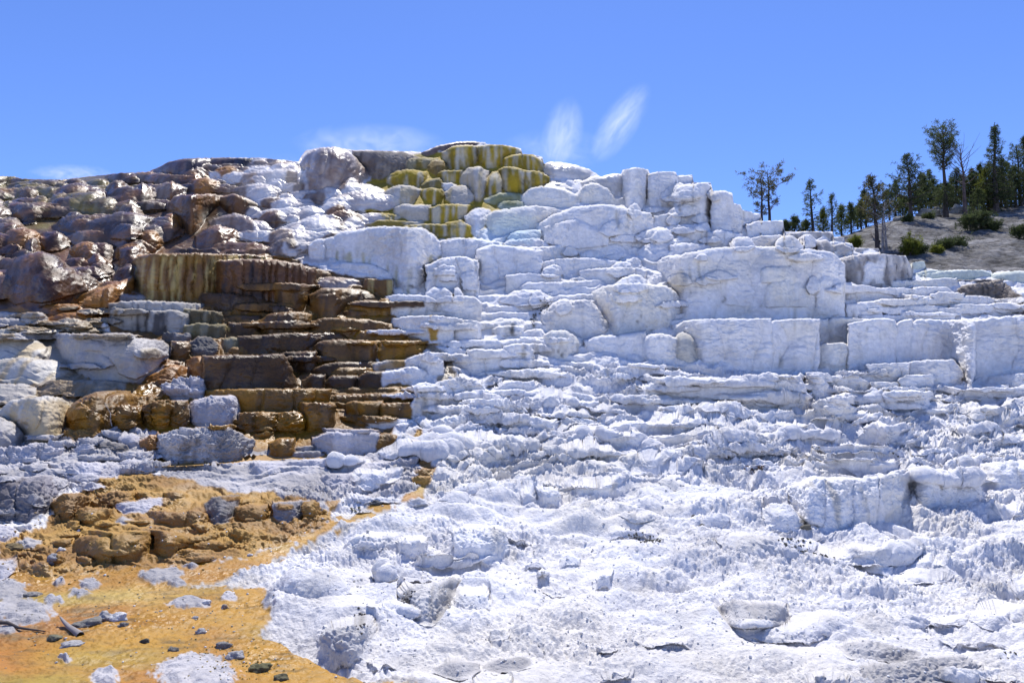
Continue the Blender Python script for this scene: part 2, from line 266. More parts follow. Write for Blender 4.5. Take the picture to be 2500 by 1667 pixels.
# --- white skyline right of the summit
L('C','PW','425,340 470,318 570,320 690,345 800,380 890,440','425,430 520,465 700,465 890,450','travertine_dome','smooth glossy white hump on the skyline right of the yellow caps','rock dome',rt=1.,rs=1.); L('C','PW','490,480 600,462 740,465',500,rt=.3); L('C','PW','430,510 520,490 600,500 690,560','430,540 690,570',dome=1)
L('C','WC','240,600 300,530 450,520 600,545 700,600','240,640 300,675 500,670 700,675','travertine_dome','cream arched dome below the glossy white hump','rock dome',rt=.5,rs=.6); L('C','WC','680,590 750,510 850,490 960,540 1000,620','680,620 730,665 900,640 1080,680',rt=.6,rs=.6); L('C','PW','740,480 800,445 1000,410 1080,420',570,rt=.6,rs=.5)
L('C','W','1060,420 1075,380 1180,362 1250,370 1285,410','1060,440 1080,700 1240,710 1285,500','travertine_column','tall white column with a rounded cap on the skyline','rock column',rt=.35,rs=.5,capped=1)
L('C','W','1280,420 1350,398 1450,392 1505,410',650,rt=.3,rs=.3,lob=.15,lw=.7); L('C','WC','1380,590 1420,540 1500,490 1575,500','1380,620 1530,720 1575,600',dome=1,sub=1); L('C','W','1510,440 1600,425 1640,440',500,rt=.2)
L('C','W','1500,520 1640,510 1680,487 1760,485 1805,540','1500,740 1640,830 1760,850 1805,640','travertine_column','broad white column, second step down the right skyline','rock column',rt=.35,rs=.5,lob=.1,lw=.9)
L('C','W','1795,580 1840,560 1900,552 1965,590','1780,860 1965,870','travertine_column','white column with a split, third step down the right skyline','rock column',rt=.3,rs=.4,lob=.1,lw=.8); L('C','W','1970,665 2000,655 2035,690',870,rt=.2); L('C','W','2040,720 2080,708 2125,730',810,rt=.15); L('C','W','2128,745 2190,735',810,rt=.15,rs=.15)
L('C','W','2085,830 2130,805 2335,795 2360,800',925,rt=.25,rs=.25,lob=.12,lw=.9); L('C','W','2105,950 2180,920 2335,912 2420,930',1015,rt=.25); L('C','W','1330,760 1400,740 1550,730 1585,770',840,rt=.4,rs=.4)
L('C','W','1400,860 1500,830 1700,825 1775,880','1400,870 1650,970 1775,960',rt=.4,lob=.2,lw=.7); L('C','W','1770,890 1850,870 1900,880 2030,900',1010,rt=.3,lob=.15,lw=.7)
L('C','W','370,830 500,740 700,685 900,658 1000,670 1100,700 1300,730 1310,800','370,870 500,1000 900,1030 1100,1010 1310,890','white_wall','wide stepped white terrace arching below the skyline columns','rock wall',rt=.6,rs=.5,lob=.2,lw=1.2)
L('C','W','430,850 600,800 720,790 800,840 950,860','430,990 700,1030 950,1000',rt=.5,rs=.4,sub=1,lob=.15,lw=.9); L('C','W','1000,880 1050,760 1300,720 1308,800','1000,980 1200,900 1308,890',rt=.4,sub=1,lob=.15,lw=.8)
L('C','W','1310,860 1380,848 1440,880 1505,960','1310,980 1505,975',dome=1); L('C','W','1120,1000 1200,950 1350,940 1500,970',1025,rt=.3); L('C','W','870,1040 930,995 1010,988 1100,1030','870,1050 1000,1110 1100,1070','travertine_dome','small round white bulb perched mid slope','rock dome',dome=1)
L('C','W','1180,1060 1240,1000 1370,970 1470,985','1180,1100 1350,1120 1470,1040',dome=1); L('C','W','1460,1000 1550,978 1750,985 1840,1030','1460,1070 1840,1040',rt=.4)
L('G','W','1350,140 1400,90 1600,60 1800,20 2000,10 2335,5 2600,30 2800,60 2870,150','1350,190 1450,290 1550,520 1700,545 2000,530 2300,600 2500,600 2880,580','white_wall','massive overhanging white wall, widest face of the right slope','rock wall',rt=.45,rs=.5,lob=.22,lw=1.4,big=1)
L('G','W','1900,180 1950,115 2090,115 2110,160','1900,480 2110,490',rt=.3,rs=.3,sub=1); L('H','WC','200,20 250,0 450,0 480,80',130,rt=.3,rs=.3,sub=1); L('H','WC','230,160 280,110 480,100 600,170','240,330 600,330',rt=.4,rs=.4,sub=1); L('H','W','640,120 700,80 850,100 880,250','590,380 750,400 890,400',rt=.4,rs=.3,sub=1)
L('G','W','720,60 780,40 880,45 950,100',110,rt=.3); L('G','W','490,120 570,100 720,95 900,95 1050,130 1240,180',220,rt=.3,lob=.15,lw=.8); L('G','W','720,210 800,190 1000,180 1230,185 1248,210','720,270 900,300 1248,300','white_ledge','straight bar like white ledge with square right end','rock ledge',rt=.2,rs=.15); L('G','W','280,170 400,130 560,125',215,rt=.25)
L('G','W','40,30 200,10 400,10 590,0 720,0','40,220 280,220 720,60',rt=.4,lob=.25,lw=1.0); L('G','W','130,240 160,225 400,222 560,250','130,370 500,310 560,290',rt=.25,rs=.2); L('G','W','240,330 280,300 540,300','240,400 540,385',rt=.3); L('G','W','545,300 650,285 870,285 930,300','545,375 930,330',rt=.25)
L('G','WC','820,370 900,325 1150,310 1400,320 1500,370 1550,450','820,420 950,600 990,722 1200,702 1370,655 1520,565 1550,500','white_wall','great rounded white bulge with dark nicks low on its face, mid slope','rock wall',rt=.5,rs=.6,lob=.15,lw=1.2,under=.3)
L('G','WR','420,530 540,450 820,440 900,560 990,700','330,650 500,700 800,740 990,722','travertine_block','rough lumpy white rock left of the great rounded bulge','rock',rt=.6,rs=.5,rg=1); L('G','WC','440,730 490,690 590,685 700,740 770,770','440,860 500,898 640,893 770,800','travertine_dome','squat white dome with three dark drips at its foot','rock dome',rt=.4,rs=.4)
L('G','W','770,770 850,735 1100,720 1250,690','770,860 1000,875 1210,885',rt=.3); L('G','W','1210,780 1290,720 1420,715 1500,750','1210,885 1300,922 1450,935',rt=.4,rs=.4); L('G','GC','1450,880 1500,740 1540,700 1620,720 1700,850 1715,900','1450,915 1650,952 1715,915','travertine_dome','greyish cream cone leaning on the long low white wall','rock dome',rt=.6,rs=.5)
L('G','W','1480,650 1620,605 1800,592 2000,587 2270,592','1480,700 1700,910 1900,920 2080,945 2270,965','white_wall','long low white wall right of the greyish cone','rock wall',rt=.2,rs=.2,lob=.15,lw=1.0,under=.15)
# white lower left of centre
L('F','B','345,220 450,185 600,190 690,230','345,300 450,330 550,310 690,250',rt=0.25,rs=.3); L('F','PB','510,310 600,265 750,255 900,270 980,330','510,340 700,345 980,352',dome=1); L('F','BY','970,270 1000,265 1180,270','970,360 1180,385','streaked_cap','small tan and white striped ledge below the broad white wall','rock ledge',rt=.1,rs=.2,lob=.08,lw=.3)
L('F','B','190,400 270,330 400,328 530,350','190,420 280,540 450,545 530,400','brown_ledge','rounded brown ledge with dark ribs under the reddish fluted basin','rock ledge',rt=0.35,rs=.5,lob=.1,lw=.4); L('F','B','530,400 600,350 800,345 1000,365 1070,430','520,540 750,555 800,490 1070,442','brown_ledge','brown bulging ledge with frosted white top','rock ledge',rt=0.50,rs=.5,lob=.12,lw=.9)
L('F','BO','780,520 860,460 1000,445 1130,450 1155,500','770,560 1100,572 1155,540','brown_ledge','amber ledge with sparkling top next to the first white block','rock ledge',rt=0.35,rs=.4); L('F','BO','1100,430 1160,425 1200,500',565,rt=0.20)
L('F','W','1145,410 1220,395 1470,405 1560,450','1145,560 1200,562 1500,568 1560,520','travertine_block','white block with dark upright crack beside amber ledge','rock',rt=.2,rs=.3,lob=.08,lw=.8); L('F','W','1560,440 1620,410 1880,412 1905,470','1560,540 1700,610 1910,600','travertine_block','rounded white block, second from the amber ledges','rock',rt=.3,rs=.4)
L('F','B','120,610 180,550 400,535 590,560','120,690 350,705 520,650 590,590','brown_ledge','dark ribbed brown ledge with a thin bright rim, mid stack','rock ledge',rt=0.30,rs=.4,lob=.1,lw=.4); L('F','B','540,620 600,590 800,590 1000,600 1195,640','540,690 850,715 1195,690',rt=0.20,rs=.3,lob=.12,lw=.7); L('F','BO','600,570 900,568 1230,565',610,rt=0.17)
L('F','BO','870,730 900,690 1100,692 1280,710 1330,740','870,765 1250,778 1330,760',rt=0.30); L('F','WS','1200,590 1300,575 1500,570 1680,585','1200,650 1260,690 1400,770 1690,782','travertine_block','white block with one yellow vertical stripe','rock',rt=.12,rs=.2,lob=.08,lw=.8)
L('F','W','1690,640 1750,610 1830,605 1900,650','1690,760 1800,785 1910,770','travertine_block','small round white block right of the yellow striped one','rock',rt=.3,rs=.4)
L('F','BD','-60,740 100,725 350,710 800,715 830,740','-60,860 450,860 640,770 830,760',rt=0.17,lob=.12,lw=.8); L('F','B','550,840 600,775 750,765 1050,772 1085,850','550,870 620,935 900,925 1085,920','brown_ledge','long chestnut brown ledge in the lower middle of the stack','rock ledge',rt=0.25,rs=.4,lob=.1,lw=.8); L('F','BO','1080,800 1200,775 1390,785 1440,830','1080,925 1250,910 1420,882','brown_ledge','bright golden ledge end at the right of the brown stack','rock ledge',rt=0.30,rs=.4,lob=.1,lw=.7)
L('F','BO','1280,770 1340,735 1430,755 1470,820','1280,790 1440,850 1470,840',rt=0.30); L('F','BD','-60,830 60,815 210,830',885,rt=0.17); L('F','BD','300,872 450,858 565,860',1000,rt=0.17,lob=.1,lw=.5); L('F','BD','520,1010 650,960 800,945 1030,940','520,1060 700,1065 1030,1000',rt=0.17,lob=.1,lw=.6)
L('F','WB','1030,955 1150,930 1310,930',1020,rt=.12); L('F','W','1050,915 1200,900 1270,905',935,rt=.1); L('F','W','1270,935 1380,895 1590,900 1605,950','1270,1000 1450,1060 1605,1060',rt=.25,rs=.25); L('F','W','1260,1010 1330,982 1430,990 1480,1080','1260,1120 1480,1100',rt=.3)
L('F','BO','680,1030 750,995 1030,992','680,1090 920,1060 1030,1030',rt=0.17,lob=.1,lw=.5); L('F','BD','920,1060 980,1020 1100,1018',1155,rt=0.17); L('F','BD','630,1130 700,1060 900,1050',1155,rt=0.17); L('F','BD','470,1090 530,1045 640,1050',1158,rt=0.17); L('F','W','1100,1025 1200,1015 1330,1020 1360,1080','1100,1150 1360,1100',rt=.15,rs=.15)
L('F','W','1365,1140 1420,1110 1600,1105 1960,1105','1365,1405 1500,1350 1700,1230 1960,1205','travertine_block','white rock face cut straight where it meets the golden steps','rock',rt=.2,rs=.15,lob=.15,lw=.7); L('F','W','1730,900 1900,850 2100,840 2340,850','1730,970 1850,1055 2340,1005','white_ledge','long white ledge with a dark blue crease under it, right of golden ledge','rock ledge',rt=.25,rs=.4,lob=.15,lw=.8,under=.2); L('F','W','1760,810 1920,770 2200,760 2320,765',850,rt=.25,lob=.1,lw=.7)
L('F','W','965,1440 990,1412 1200,1408 1340,1412',1478,'travertine_slab','flat white slab at the edge of the orange pool','rock',rt=.12,rs=.12,lob=.05,lw=.5)
L('F','W','1800,1330 1860,1280 2000,1255 2250,1260','1800,1400 1950,1500 2250,1420',rt=.3,rg=1); L('F','W','1450,1450 1600,1400 1800,1380','1450,1520 1800,1480',rt=.3,rg=1)
L('F','W','1970,1190 2100,1105 2335,1100',1210,rt=.15); L('F','W','1560,1260 1750,1215 2100,1210',1280,rt=.2,rg=1)
L('J','L','560,230 650,185 1080,185','560,310 720,348 1020,338','travertine_block','smooth lilac white block at the back of the orange pool','rock',rt=.15,rs=.3,lob=.1,lw=.8); L('J','OB','1060,210 1130,190 1215,210','1040,335 1215,295',rt=0.30,rg=1); L('J','OB','200,270 280,225 390,225','200,355 390,345',rt=0.30,rs=.3)
L('J','GW','370,318 420,303 560,300',342,rt=.06); L('J','GW','350,352 600,335 630,360',375,rt=.06)
L('J','L','0,440 150,420 320,430','0,490 60,545 300,490','travertine_block','left block of the lilac shelf in front of the pool','rock',rt=.12,lob=.1,lw=.5,rg=1); L('J','L','330,425 500,405 960,415','330,465 960,475',rt=.12,rg=1); L('J','L','960,440 1180,425 1380,400','960,478 1380,482',rt=.12,rg=1); L('J','L','570,560 700,520 950,520','570,590 650,645 950,600',rt=.3,rg=1)
L('J','O','1430,425 1465,412 1505,420',458,rg=1); L('J','O','1370,565 1420,540 1480,545',604,rg=1); L('J','O','1390,500 1450,478 1530,500',540,rg=1)
# --- right: long white walls
L('H','W','285,450 390,430 560,425 660,430',795,rt=.2,rs=.2,lob=.18,lw=1.2); L('H','WC','640,440 735,425',620,rt=.2); L('H','WC','725,460 760,420 900,415 1065,430','725,600 760,630 910,640 1065,640','white_wall','cream white squared face above the step stone','rock wall',rt=.15,rs=.25,lob=.1,lw=1.1)
L('H','W','910,470 1065,430 1200,420 1280,440','910,805 1310,775',rt=.2,rs=.2,lob=.15,lw=1.1); L('H','W','1290,480 1350,440 1420,440',775,rt=.2,rs=.3); L('H','W','1420,480 1460,430 1640,440 1900,430 1925,480','1420,775 1750,760 1925,945','white_wall','tall rough white wall with scalloped top, near the right edge','rock wall',rt=.25,rs=.3,lob=.15,lw=1.3); L('H','W','1900,440 2100,415 2335,400 2900,380','1900,845 2335,855 2900,850','white_wall','tall shaded white wall running out of the right edge','rock wall',rt=.25,rs=.3,lob=.2,lw=1.4)
L('H','WC','650,655 700,625 880,622 910,650','650,780 750,825 900,825 935,800','travertine_block','cream step stone standing against the long white walls','rock',rt=.1,rs=.2); L('H','W','870,850 950,830 1005,830',895,rt=.1); L('H','W','1060,800 1200,785 1390,780','1060,935 1390,920',rt=.12,rs=.15,lob=.15,lw=.7); L('H','W','1400,775 1500,765 1780,755 1820,870','1400,890 1600,955 1820,955',rt=.15,rs=.2,lob=.1,lw=1.); L('H','W','1330,920 1400,880 1590,878','1330,1000 1590,990','travertine_block','brick shaped white block at the foot of the tall walls','rock',rt=.1,rs=.12)
L('H','W','1860,1010 2000,975 2200,968',1045,rt=.12); L('H','W','2060,900 2335,865 2900,860','2060,945 2250,1005 2335,1015 2900,1010',rt=.15,rs=.2); L('H','W','1100,950 1200,935 1300,945',1010,rt=.15)
L('G','W','1220,1130 1400,1090 1700,1065 2000,1055 2335,1060 2520,1075 2601,1250','1220,1240 1500,1240 1800,1245 2150,1305 2400,1292 2601,1265','white_ledge','thick white slab face with strong blue shadow beneath, mid right','rock ledge',rt=.3,rs=.3,lob=.12,lw=1.2,under=.3,rg=.5); L('H','W','545,925 600,870 700,890 770,1030','545,1020 600,1045 690,1080 770,1050','travertine_block','tilted white block at the right end of the thick slab','rock',rt=.3,rs=.25,rg=.5)
L('H','W','730,930 800,900 970,890 1060,910',990,rt=.15,rg=.5); L('H','W','800,1020 950,995 1100,1000 1150,1060','800,1060 930,1130 1150,1150',rt=.3,rg=.6); L('H','W','1190,1070 1300,1035 1550,1035 1600,1130','1190,1150 1400,1168 1600,1172','travertine_block','oblong white rock just below the tall walls on the right','rock',rt=.2,rs=.25,rg=.6); L('H','W','620,1120 700,1075 880,1070 940,1150','640,1190 800,1262 940,1255',rt=.3,rg=.7)
L('H','W','890,210 1000,180 1350,170',275,rt=.2,lob=.12,lw=.7); L('H','W','1450,175 1500,160 1700,175 1800,230',255,rt=.2); L('H','W','1160,300 1400,260 1800,240 2000,240 2160,280','1160,395 2160,325',rt=.25,lob=.15,lw=.9); L('H','W','900,310 980,290 1165,280',408,rt=.2,rs=.2); L('H','W','1770,365 1900,345 2125,340',400,rt=.15); L('H','W','2130,345 2335,320 2900,310','2130,390 2900,380',rt=.15); L('H','W','1000,400 1400,395 1760,400',440,rt=.2)
L('D','WG','1400,1310 1450,1283 1530,1295',1365,'travertine_block','small pale green white block below the grey hillside','rock',rt=.2); L('D','WG','1450,1390 1550,1365 1700,1362',1425,rt=.2); L('D','WG','1500,1400 1800,1362 2000,1365 2070,1390','1500,1435 2070,1445','white_ledge','pale greenish ledge running along the foot of grey hillside','rock ledge',rt=.2,lob=.15,lw=1.); L('D','WG','2070,1400 2200,1375 2335,1370 2900,1360','2070,1450 2335,1480 2900,1480',rt=.25)
L('D','WC','1130,1480 1300,1450 1550,1440 1780,1430',1515,rt=.2); L('D','GB','1700,1452 1900,1440 2150,1450',1485,rt=.15,rg=1); L('D','GB','1790,1525 1880,1480 2150,1460 2250,1530 2400,1640','1790,1545 1850,1585 2150,1605 2250,1685 2400,1780','travertine_block','dirty grey brown ribbed rock at the right edge','rock',rt=.4,rs=.4,lob=.2,lw=.5,rg=1)
L('D','GD','400,1075 560,1050 770,1055 785,1090',1112,'cap_ledge','grey lip with dark drips below the pines','rock ledge',rt=.2,rs=.3); L('D','W','80,1120 180,1090 350,1080',1175,rt=.2,rs=.2); L('D','W','350,1135 520,1115',1235,rt=.2,rs=.2); L('D','GD','530,1145 600,1115 650,1120',1205,rt=.3); L('D','GD','650,1130 720,1110 790,1180','650,1255 790,1255',dome=1); L('D','Wg','800,1165 860,1150 930,1190',1245,rt=.2); L('D','GD','970,1190 1150,1182',1220,rt=.15,rg=1); L('D','Wg','790,1100 860,1095 870,1140',1150,rt=.15)
L('D','W','430,1245 500,1215 620,1210',1345,rt=.2,rs=.2); L('D','W','0,1200 200,1175 350,1230',1295,rt=.25); L('D','W','630,1280 720,1260 800,1270','630,1385 800,1395',rt=.15,rs=.2); L('D','GD','800,1300 900,1250 1150,1225 1300,1230 1390,1250 1420,1350','800,1440 1000,1495 1200,1485 1420,1435','white_wall','dirty white wall with dark seams at the right end of the slope, below dead trunks','rock wall',rt=.3,rs=.5,lob=.2,lw=1.,dirty=1); L('D','W','1000,1350 1060,1290 1200,1265','1000,1500 1200,1475',rt=.3,rs=.3,sub=1); L('D','GB','870,1450 1000,1430',1505,rt=.2)
# --- white apron
L('K','WS2','1290,860 1370,760 1550,735 1740,770','1290,1080 1400,1112 1560,1122 1740,850','boulder','jagged grey white outcrop with a dark cleft in the white foreground','rock',rt=.3,rs=.3,rg=1.2); L('K','Wg','580,1150 700,1080 1000,1060 1050,1130','580,1300 700,1352 880,1362 1020,1300 1050,1200','boulder','hollowed grey white rock beside the orange flat, front centre','rock',rt=.3,rs=.3,rg=1)
L('K','W','470,700 560,665 640,670','450,745 560,755 640,745',rt=.1,rg=.7); L('K','W','1690,320 1800,265 2100,265 2150,330','1690,560 1850,590 2100,570 2200,500','boulder','wide blue shadowed white face in the middle foreground','rock',rt=.3,rs=.4,rg=.8); L('K','W','1240,400 1300,365 1480,370 1500,430','1240,480 1350,505 1490,470',rt=.2,rg=.6); L('K','W','1300,570 1380,510 1600,520','1300,650 1450,668 1600,600',rt=.3,rg=.7)
L('K','W','760,390 900,340 1260,345','760,420 900,455 1250,440',rt=.2,rg=.7); L('K','W','1700,940 1760,850 1950,850 2000,950','1700,1010 1850,1012 2000,995',rt=.3,rg=.8); L('K','Wg','1500,1450 1650,1360 1900,1400','1560,1500 1750,1570 1900,1540',rt=.3,rg=1); L('K','Wg','1920,1450 2000,1370 2300,1320 2360,1400','1920,1490 2150,1505 2360,1450',rt=.3,rg=1); L('K','W','1900,1568 1950,1500 2050,1480 2150,1560',1640,dome=1,rg=1); L('K','W','1080,700 1150,670 1200,710','1080,790 1240,860',rt=.2,rg=.7)
L('Q','W','1290,225 1400,195 1640,185 1665,230','1290,272 1400,288 1665,272',rt=.15,rg=.7); L('Q','W','900,235 1100,190 1280,190','900,292 1200,298 1280,272',rt=.15,rg=.7); L('Q','W','560,600 700,570 1050,575 1070,610','560,630 700,692 900,682 1070,650',rt=.2,rg=.8); L('Q','W','390,650 500,610 580,660',735,rt=.2,rg=.8); L('Q','W','250,690 310,650 350,700',745,rt=.2,rg=.8); L('Q','W','2050,440 2150,410 2330,410',475,rt=.15,rg=.6); L('Q','W','100,90 300,75 520,85',200,rt=.2,rg=.8); L('Q','W','580,110 700,80 830,90',150,rt=.2,rg=.8); L('Q','W','930,130 1100,80 1500,60 1610,110','930,150 1300,145 1610,165',rt=.3,rg=.9)
L('Q','W','850,1350 900,1300 980,1310',1430,rt=.2,rg=.9); L('Q','W','560,1200 640,1170 720,1190',1258,rt=.2,rg=.9); L('Q','W','360,1310 420,1280 480,1300',1350,dome=1,rg=.8)
L('R','W','300,360 480,290 790,290 1000,240 1050,300','300,430 430,572 620,592 850,548 1050,455','boulder','broad white rock face with deep blue shadow, right foreground','rock',rt=.3,rs=.35,lob=.2,lw=.9,rg=.7,under=.2); L('R','W','180,520 230,475 320,480 390,560','180,610 300,642 390,642','boulder','smooth white lump at the left end of the broad right rock face','rock',rt=.3,rs=.3,rg=.5); L('R','W','1050,290 1200,275 1480,290 1530,400','1050,340 1150,455 1300,440 1400,425 1530,468','boulder','white rock sloping down beside a narrow cleft, right foreground','rock',rt=.2,rs=.3,rg=.7,lob=.12,lw=.7)
L('R','W','1480,230 1779,200 2400,190','1480,275 1600,332 1779,332 2400,330',rt=.2,rg=.7); L('R','W','430,215 620,182',243,rt=.12,rg=.6); L('R','W','620,195 990,178',237,rt=.12,rg=.6); L('R','W','770,850 850,820 950,850','770,875 960,912',rt=.1,rg=.9); L('R','W','1080,850 1170,825 1280,860',885,rt=.1,rg=.9)
L('R','Wg','-145,1140 0,1085 250,1090 300,1130 330,1200','-145,1185 0,1275 130,1345 290,1295 330,1225','boulder','big rounded grey white boulder with ribbed skin, right foreground','rock',rt=.3,rs=.4,rg=1,under=.35); L('R','Wg','580,1345 800,1310 1150,1370','580,1395 750,1442 1150,1455',rt=.2,rg=1.2); L('R','Wg','760,1480 1100,1430 1400,1400 1540,1500','760,1600 1540,1620','boulder','ribbed grey white rock at the bottom edge, lower right','rock',rt=.3,rs=.4,rg=1.2)
# ------------------------------------------------------------------ stone kinds: colours, drip colour, wetness, roughness, fine terracing
# c1, c2 = main colours; c3 = streak colour; st = streak amount; wet; rg = rubble amount; mi = micro terrace amount
def KD(c1, c2, c3=(.05, .04, .035), st=0., wet=0., rg=.25, mi=.3, fq=3.0): return dict(c1=c1, c2=c2, c3=c3, st=st, wet=wet, rg=rg, mi=mi, fq=fq)
KINDS = {
 'W': KD((.88,.87,.87),(.84,.83,.835),(.62,.55,.40),.06,0,.30,.8), 'WC': KD((.85,.82,.76),(.82,.81,.79),(.55,.47,.30),.10,0,.28,.7),
 'Wg': KD((.58,.565,.56),(.46,.445,.44),(.22,.21,.20),.15,0,.9,.7), 'WS2': KD((.70,.68,.66),(.56,.54,.52),(.09,.08,.07),.30,0,1.,.3),
 'WV': KD((.60,.57,.53),(.50,.46,.40),(.34,.25,.05),.34,.3,.10,.15,3), 'WR': KD((.80,.78,.76),(.72,.70,.68),(.20,.17,.14),.10,0,1.,.5),
 'WT': KD((.74,.81,.82),(.78,.82,.82),(.5,.7,.7),.1,0,.3,.3), 'PW': KD((.72,.69,.67),(.60,.57,.53),(.55,.5,.4),.1,0.92,.15,.1), 'WG': KD((.70,.74,.66),(.64,.68,.60),(.4,.42,.36),.12,0,.25,.5),
 'WS': KD((.84,.83,.82),(.80,.79,.78),(.6,.5,.3),.05,0,.2,.4), 'WB': KD((.70,.66,.60),(.30,.19,.07),(.25,.14,.05),.4,.3,.2,.2),
 'GC': KD((.60,.57,.50),(.52,.50,.45),(.4,.38,.33),.1,0,.25,.3), 'GD': KD((.68,.655,.63),(.52,.49,.47),(.16,.145,.135),.28,0,.35,.4,5), 'GB': KD((.34,.30,.26),(.22,.19,.17),(.09,.075,.065),.4,.05,.5,.3,5),
 'Y': KD((.44,.31,.025),(.27,.20,.03),(.70,.68,.62),.42,.3,.10,.1,3.2), 'YD': KD((.25,.19,.045),(.18,.145,.05),(.5,.48,.42),.25,.3,.12,.1,2.), 'YB': KD((.27,.18,.05),(.20,.135,.05),(.4,.36,.28),.2,.25,.12,.1,2.),
 'YG': KD((.26,.27,.14),(.36,.40,.30),(.55,.6,.55),.35,.25,.10,.1,2.), 'YW': KD((.66,.63,.56),(.28,.21,.05),(.25,.19,.04),.4,.2,.1,.1,2.),
 'BY': KD((.26,.135,.025),(.18,.09,.025),(.58,.44,.16),.55,0.85,.12,.1,2.6), 'BF': KD((.20,.085,.025),(.135,.06,.02),(.045,.03,.025),.75,0.85,.12,.1,3.2),
 'B': KD((.24,.118,.022),(.15,.074,.017),(.05,.035,.028),.35,0.85,.15,.15,3.), 'BO': KD((.34,.165,.010),(.21,.10,.012),(.10,.06,.03),.3,0.85,.15,.15,3.),
 'BD': KD((.115,.058,.018),(.075,.04,.015),(.04,.03,.025),.3,0.85,.15,.15,3.), 'BG': KD((.20,.165,.08),(.14,.11,.06),(.42,.38,.28),.35,.35,.2,.15,4.),
 'OB': KD((.30,.145,.008),(.19,.09,.010),(.10,.065,.03),.35,0.85,.25,.15,3.), 'OR': KD((.40,.175,.03),(.26,.11,.025),(.12,.07,.04),.2,0.85,.3,.1,3.), 'O': KD((.40,.225,.045),(.28,.145,.035),(.14,.08,.03),.2,0.72,.6,.2,3.),
 'CT': KD((.25,.115,.03),(.19,.09,.03),(.07,.045,.03),.6,0.85,.10,.05,2.5), 'DB': KD((.22,.10,.034),(.14,.068,.03),(.42,.32,.24),.15,0.92,.08,.05), 'DM': KD((.10,.042,.016),(.058,.028,.016),(.27,.13,.05),.25,0.92,.08,.05),
 'DV': KD((.13,.088,.065),(.085,.058,.045),(.08,.06,.055),.25,0.92,.08,.05), 'PB': KD((.44,.37,.33),(.30,.21,.16),(.15,.09,.06),.35,0.92,.08,.05,2.), 'SK': KD((.13,.08,.075),(.20,.15,.13),(.03,.028,.04),.5,0.85,.2,.1,1.5),
 'P': KD((.70,.67,.65),(.55,.49,.46),(.35,.26,.2),.12,0.92,.08,.05), 'M': KD((.155,.08,.036),(.07,.038,.02),(.34,.27,.20),.2,0.92,.08,.05), 'MY': KD((.22,.17,.05),(.15,.10,.045),(.36,.33,.24),.2,0.92,.08,.05), 'ML': KD((.24,.155,.10),(.12,.068,.038),(.5,.45,.4),.2,0.92,.08,.05),  # P: pale wet stone, its white raised to imitate sun glare
 'G': KD((.44,.42,.41),(.37,.35,.35),(.50,.44,.33),.25,0.5,.18,.1,2.), 'GS': KD((.46,.44,.41),(.34,.31,.27),(.045,.04,.04),.55,.15,.2,.15,3.), 'GK': KD((.12,.115,.115),(.20,.185,.175),(.42,.40,.40),.25,.15,.8,.2,3.), 'GW': KD((.56,.54,.54),(.44,.42,.42),(.13,.12,.125),.35,0,.6,.3,2.5),
 'GL': KD((.34,.32,.34),(.24,.225,.235),(.12,.11,.12),.4,.05,.8,.3,2.5), 'GO': KD((.34,.29,.22),(.24,.165,.08),(.2,.15,.08),.2,0.8,.3,.1), 'PY': KD((.56,.53,.48),(.46,.42,.34),(.50,.33,.09),.35,0.7,.12,.05,1.4), 'L': KD((.62,.60,.63),(.50,.48,.50),(.22,.20,.2),.15,0,.8,.3),
 'OF': KD((.42,.215,.014),(.36,.165,.008),(.30,.22,.04),.0,0.85,.35,0.), 'LR': KD((.56,.54,.55),(.40,.385,.39),(.2,.19,.18),.1,0,1.,.3), 'A': KD((.81,.80,.81),(.73,.72,.73),(.5,.48,.45),.0,0,1.,.35),
}
KN = list(KINDS); KI = {k: i for i, k in enumerate(KN)}
GROUPS = {}
for k in KN:
    GROUPS[k] = ('white_slope' if k in ('W','WC','Wg','WS2','WV','WR','WT','WG','WS','GC','GD','A') else
                 'wet_mound_slope' if k in ('PW','P','M','MY','ML','DM','DV','PB','SK','DB','CT','PY','G','GO') else
                 'orange_flat' if k == 'OF' else 'rubble_slope' if k in ('L','LR','GW','GL','GK') else
                 'ochre_slope' if k == 'O' else 'brown_slope')

# ------------------------------------------------------------------ slope the ledges stand on (distance for each row, per column)
SKYL = [(-400,446),(-200,440),(0,430),(33,431),(55,437),(150,439),(246,428),(300,422),(357,420),(380,412),(411,395),(450,387),(540,385),(630,385),(700,392),(728,395),(736,380),(745,368),(780,361),(815,358),(855,366),(866,367),(900,367),(1000,370),(1028,372),(1032,371),(1065,357),(1115,346),(1155,345),(1184,349),(1186,352),(1232,354),(1272,363),(1276,376),(1300,377),(1324,384),(1328,400),(1341,395),(1371,396),(1407,403),(1440,414),(1467,432),(1498,424),(1516,425),(1520,415),(1554,408),(1583,415),(1586,423),(1605,419),(1650,420),(1653,429),(1690,427),(1694,445),(1735,446),(1741,466),(1770,465),(1788,472),(1791,497),(1809,500),(1811,512),(1836,518),(1838,521),(1857,521),(1859,540),(1912,538),(1916,566),(1970,565),(2032,566),(2036,578),(2060,580),(2064,592),(2080,594),(2084,605),(2145,606),(2150,619),(2212,625),(2224,650),(2226,656),(2228,641),(2256,637),(2262,655),(2300,660),(2350,658),(2418,660),(2424,668),(2440,662),(2500,661),(3000,655)]
sx = np.array([p[0] for p in SKYL], float); sy = np.array([p[1] for p in SKYL], float)
NX, NY, XA, XB, YB = 1511, 880, -260.0, 2760.0, 1790.0
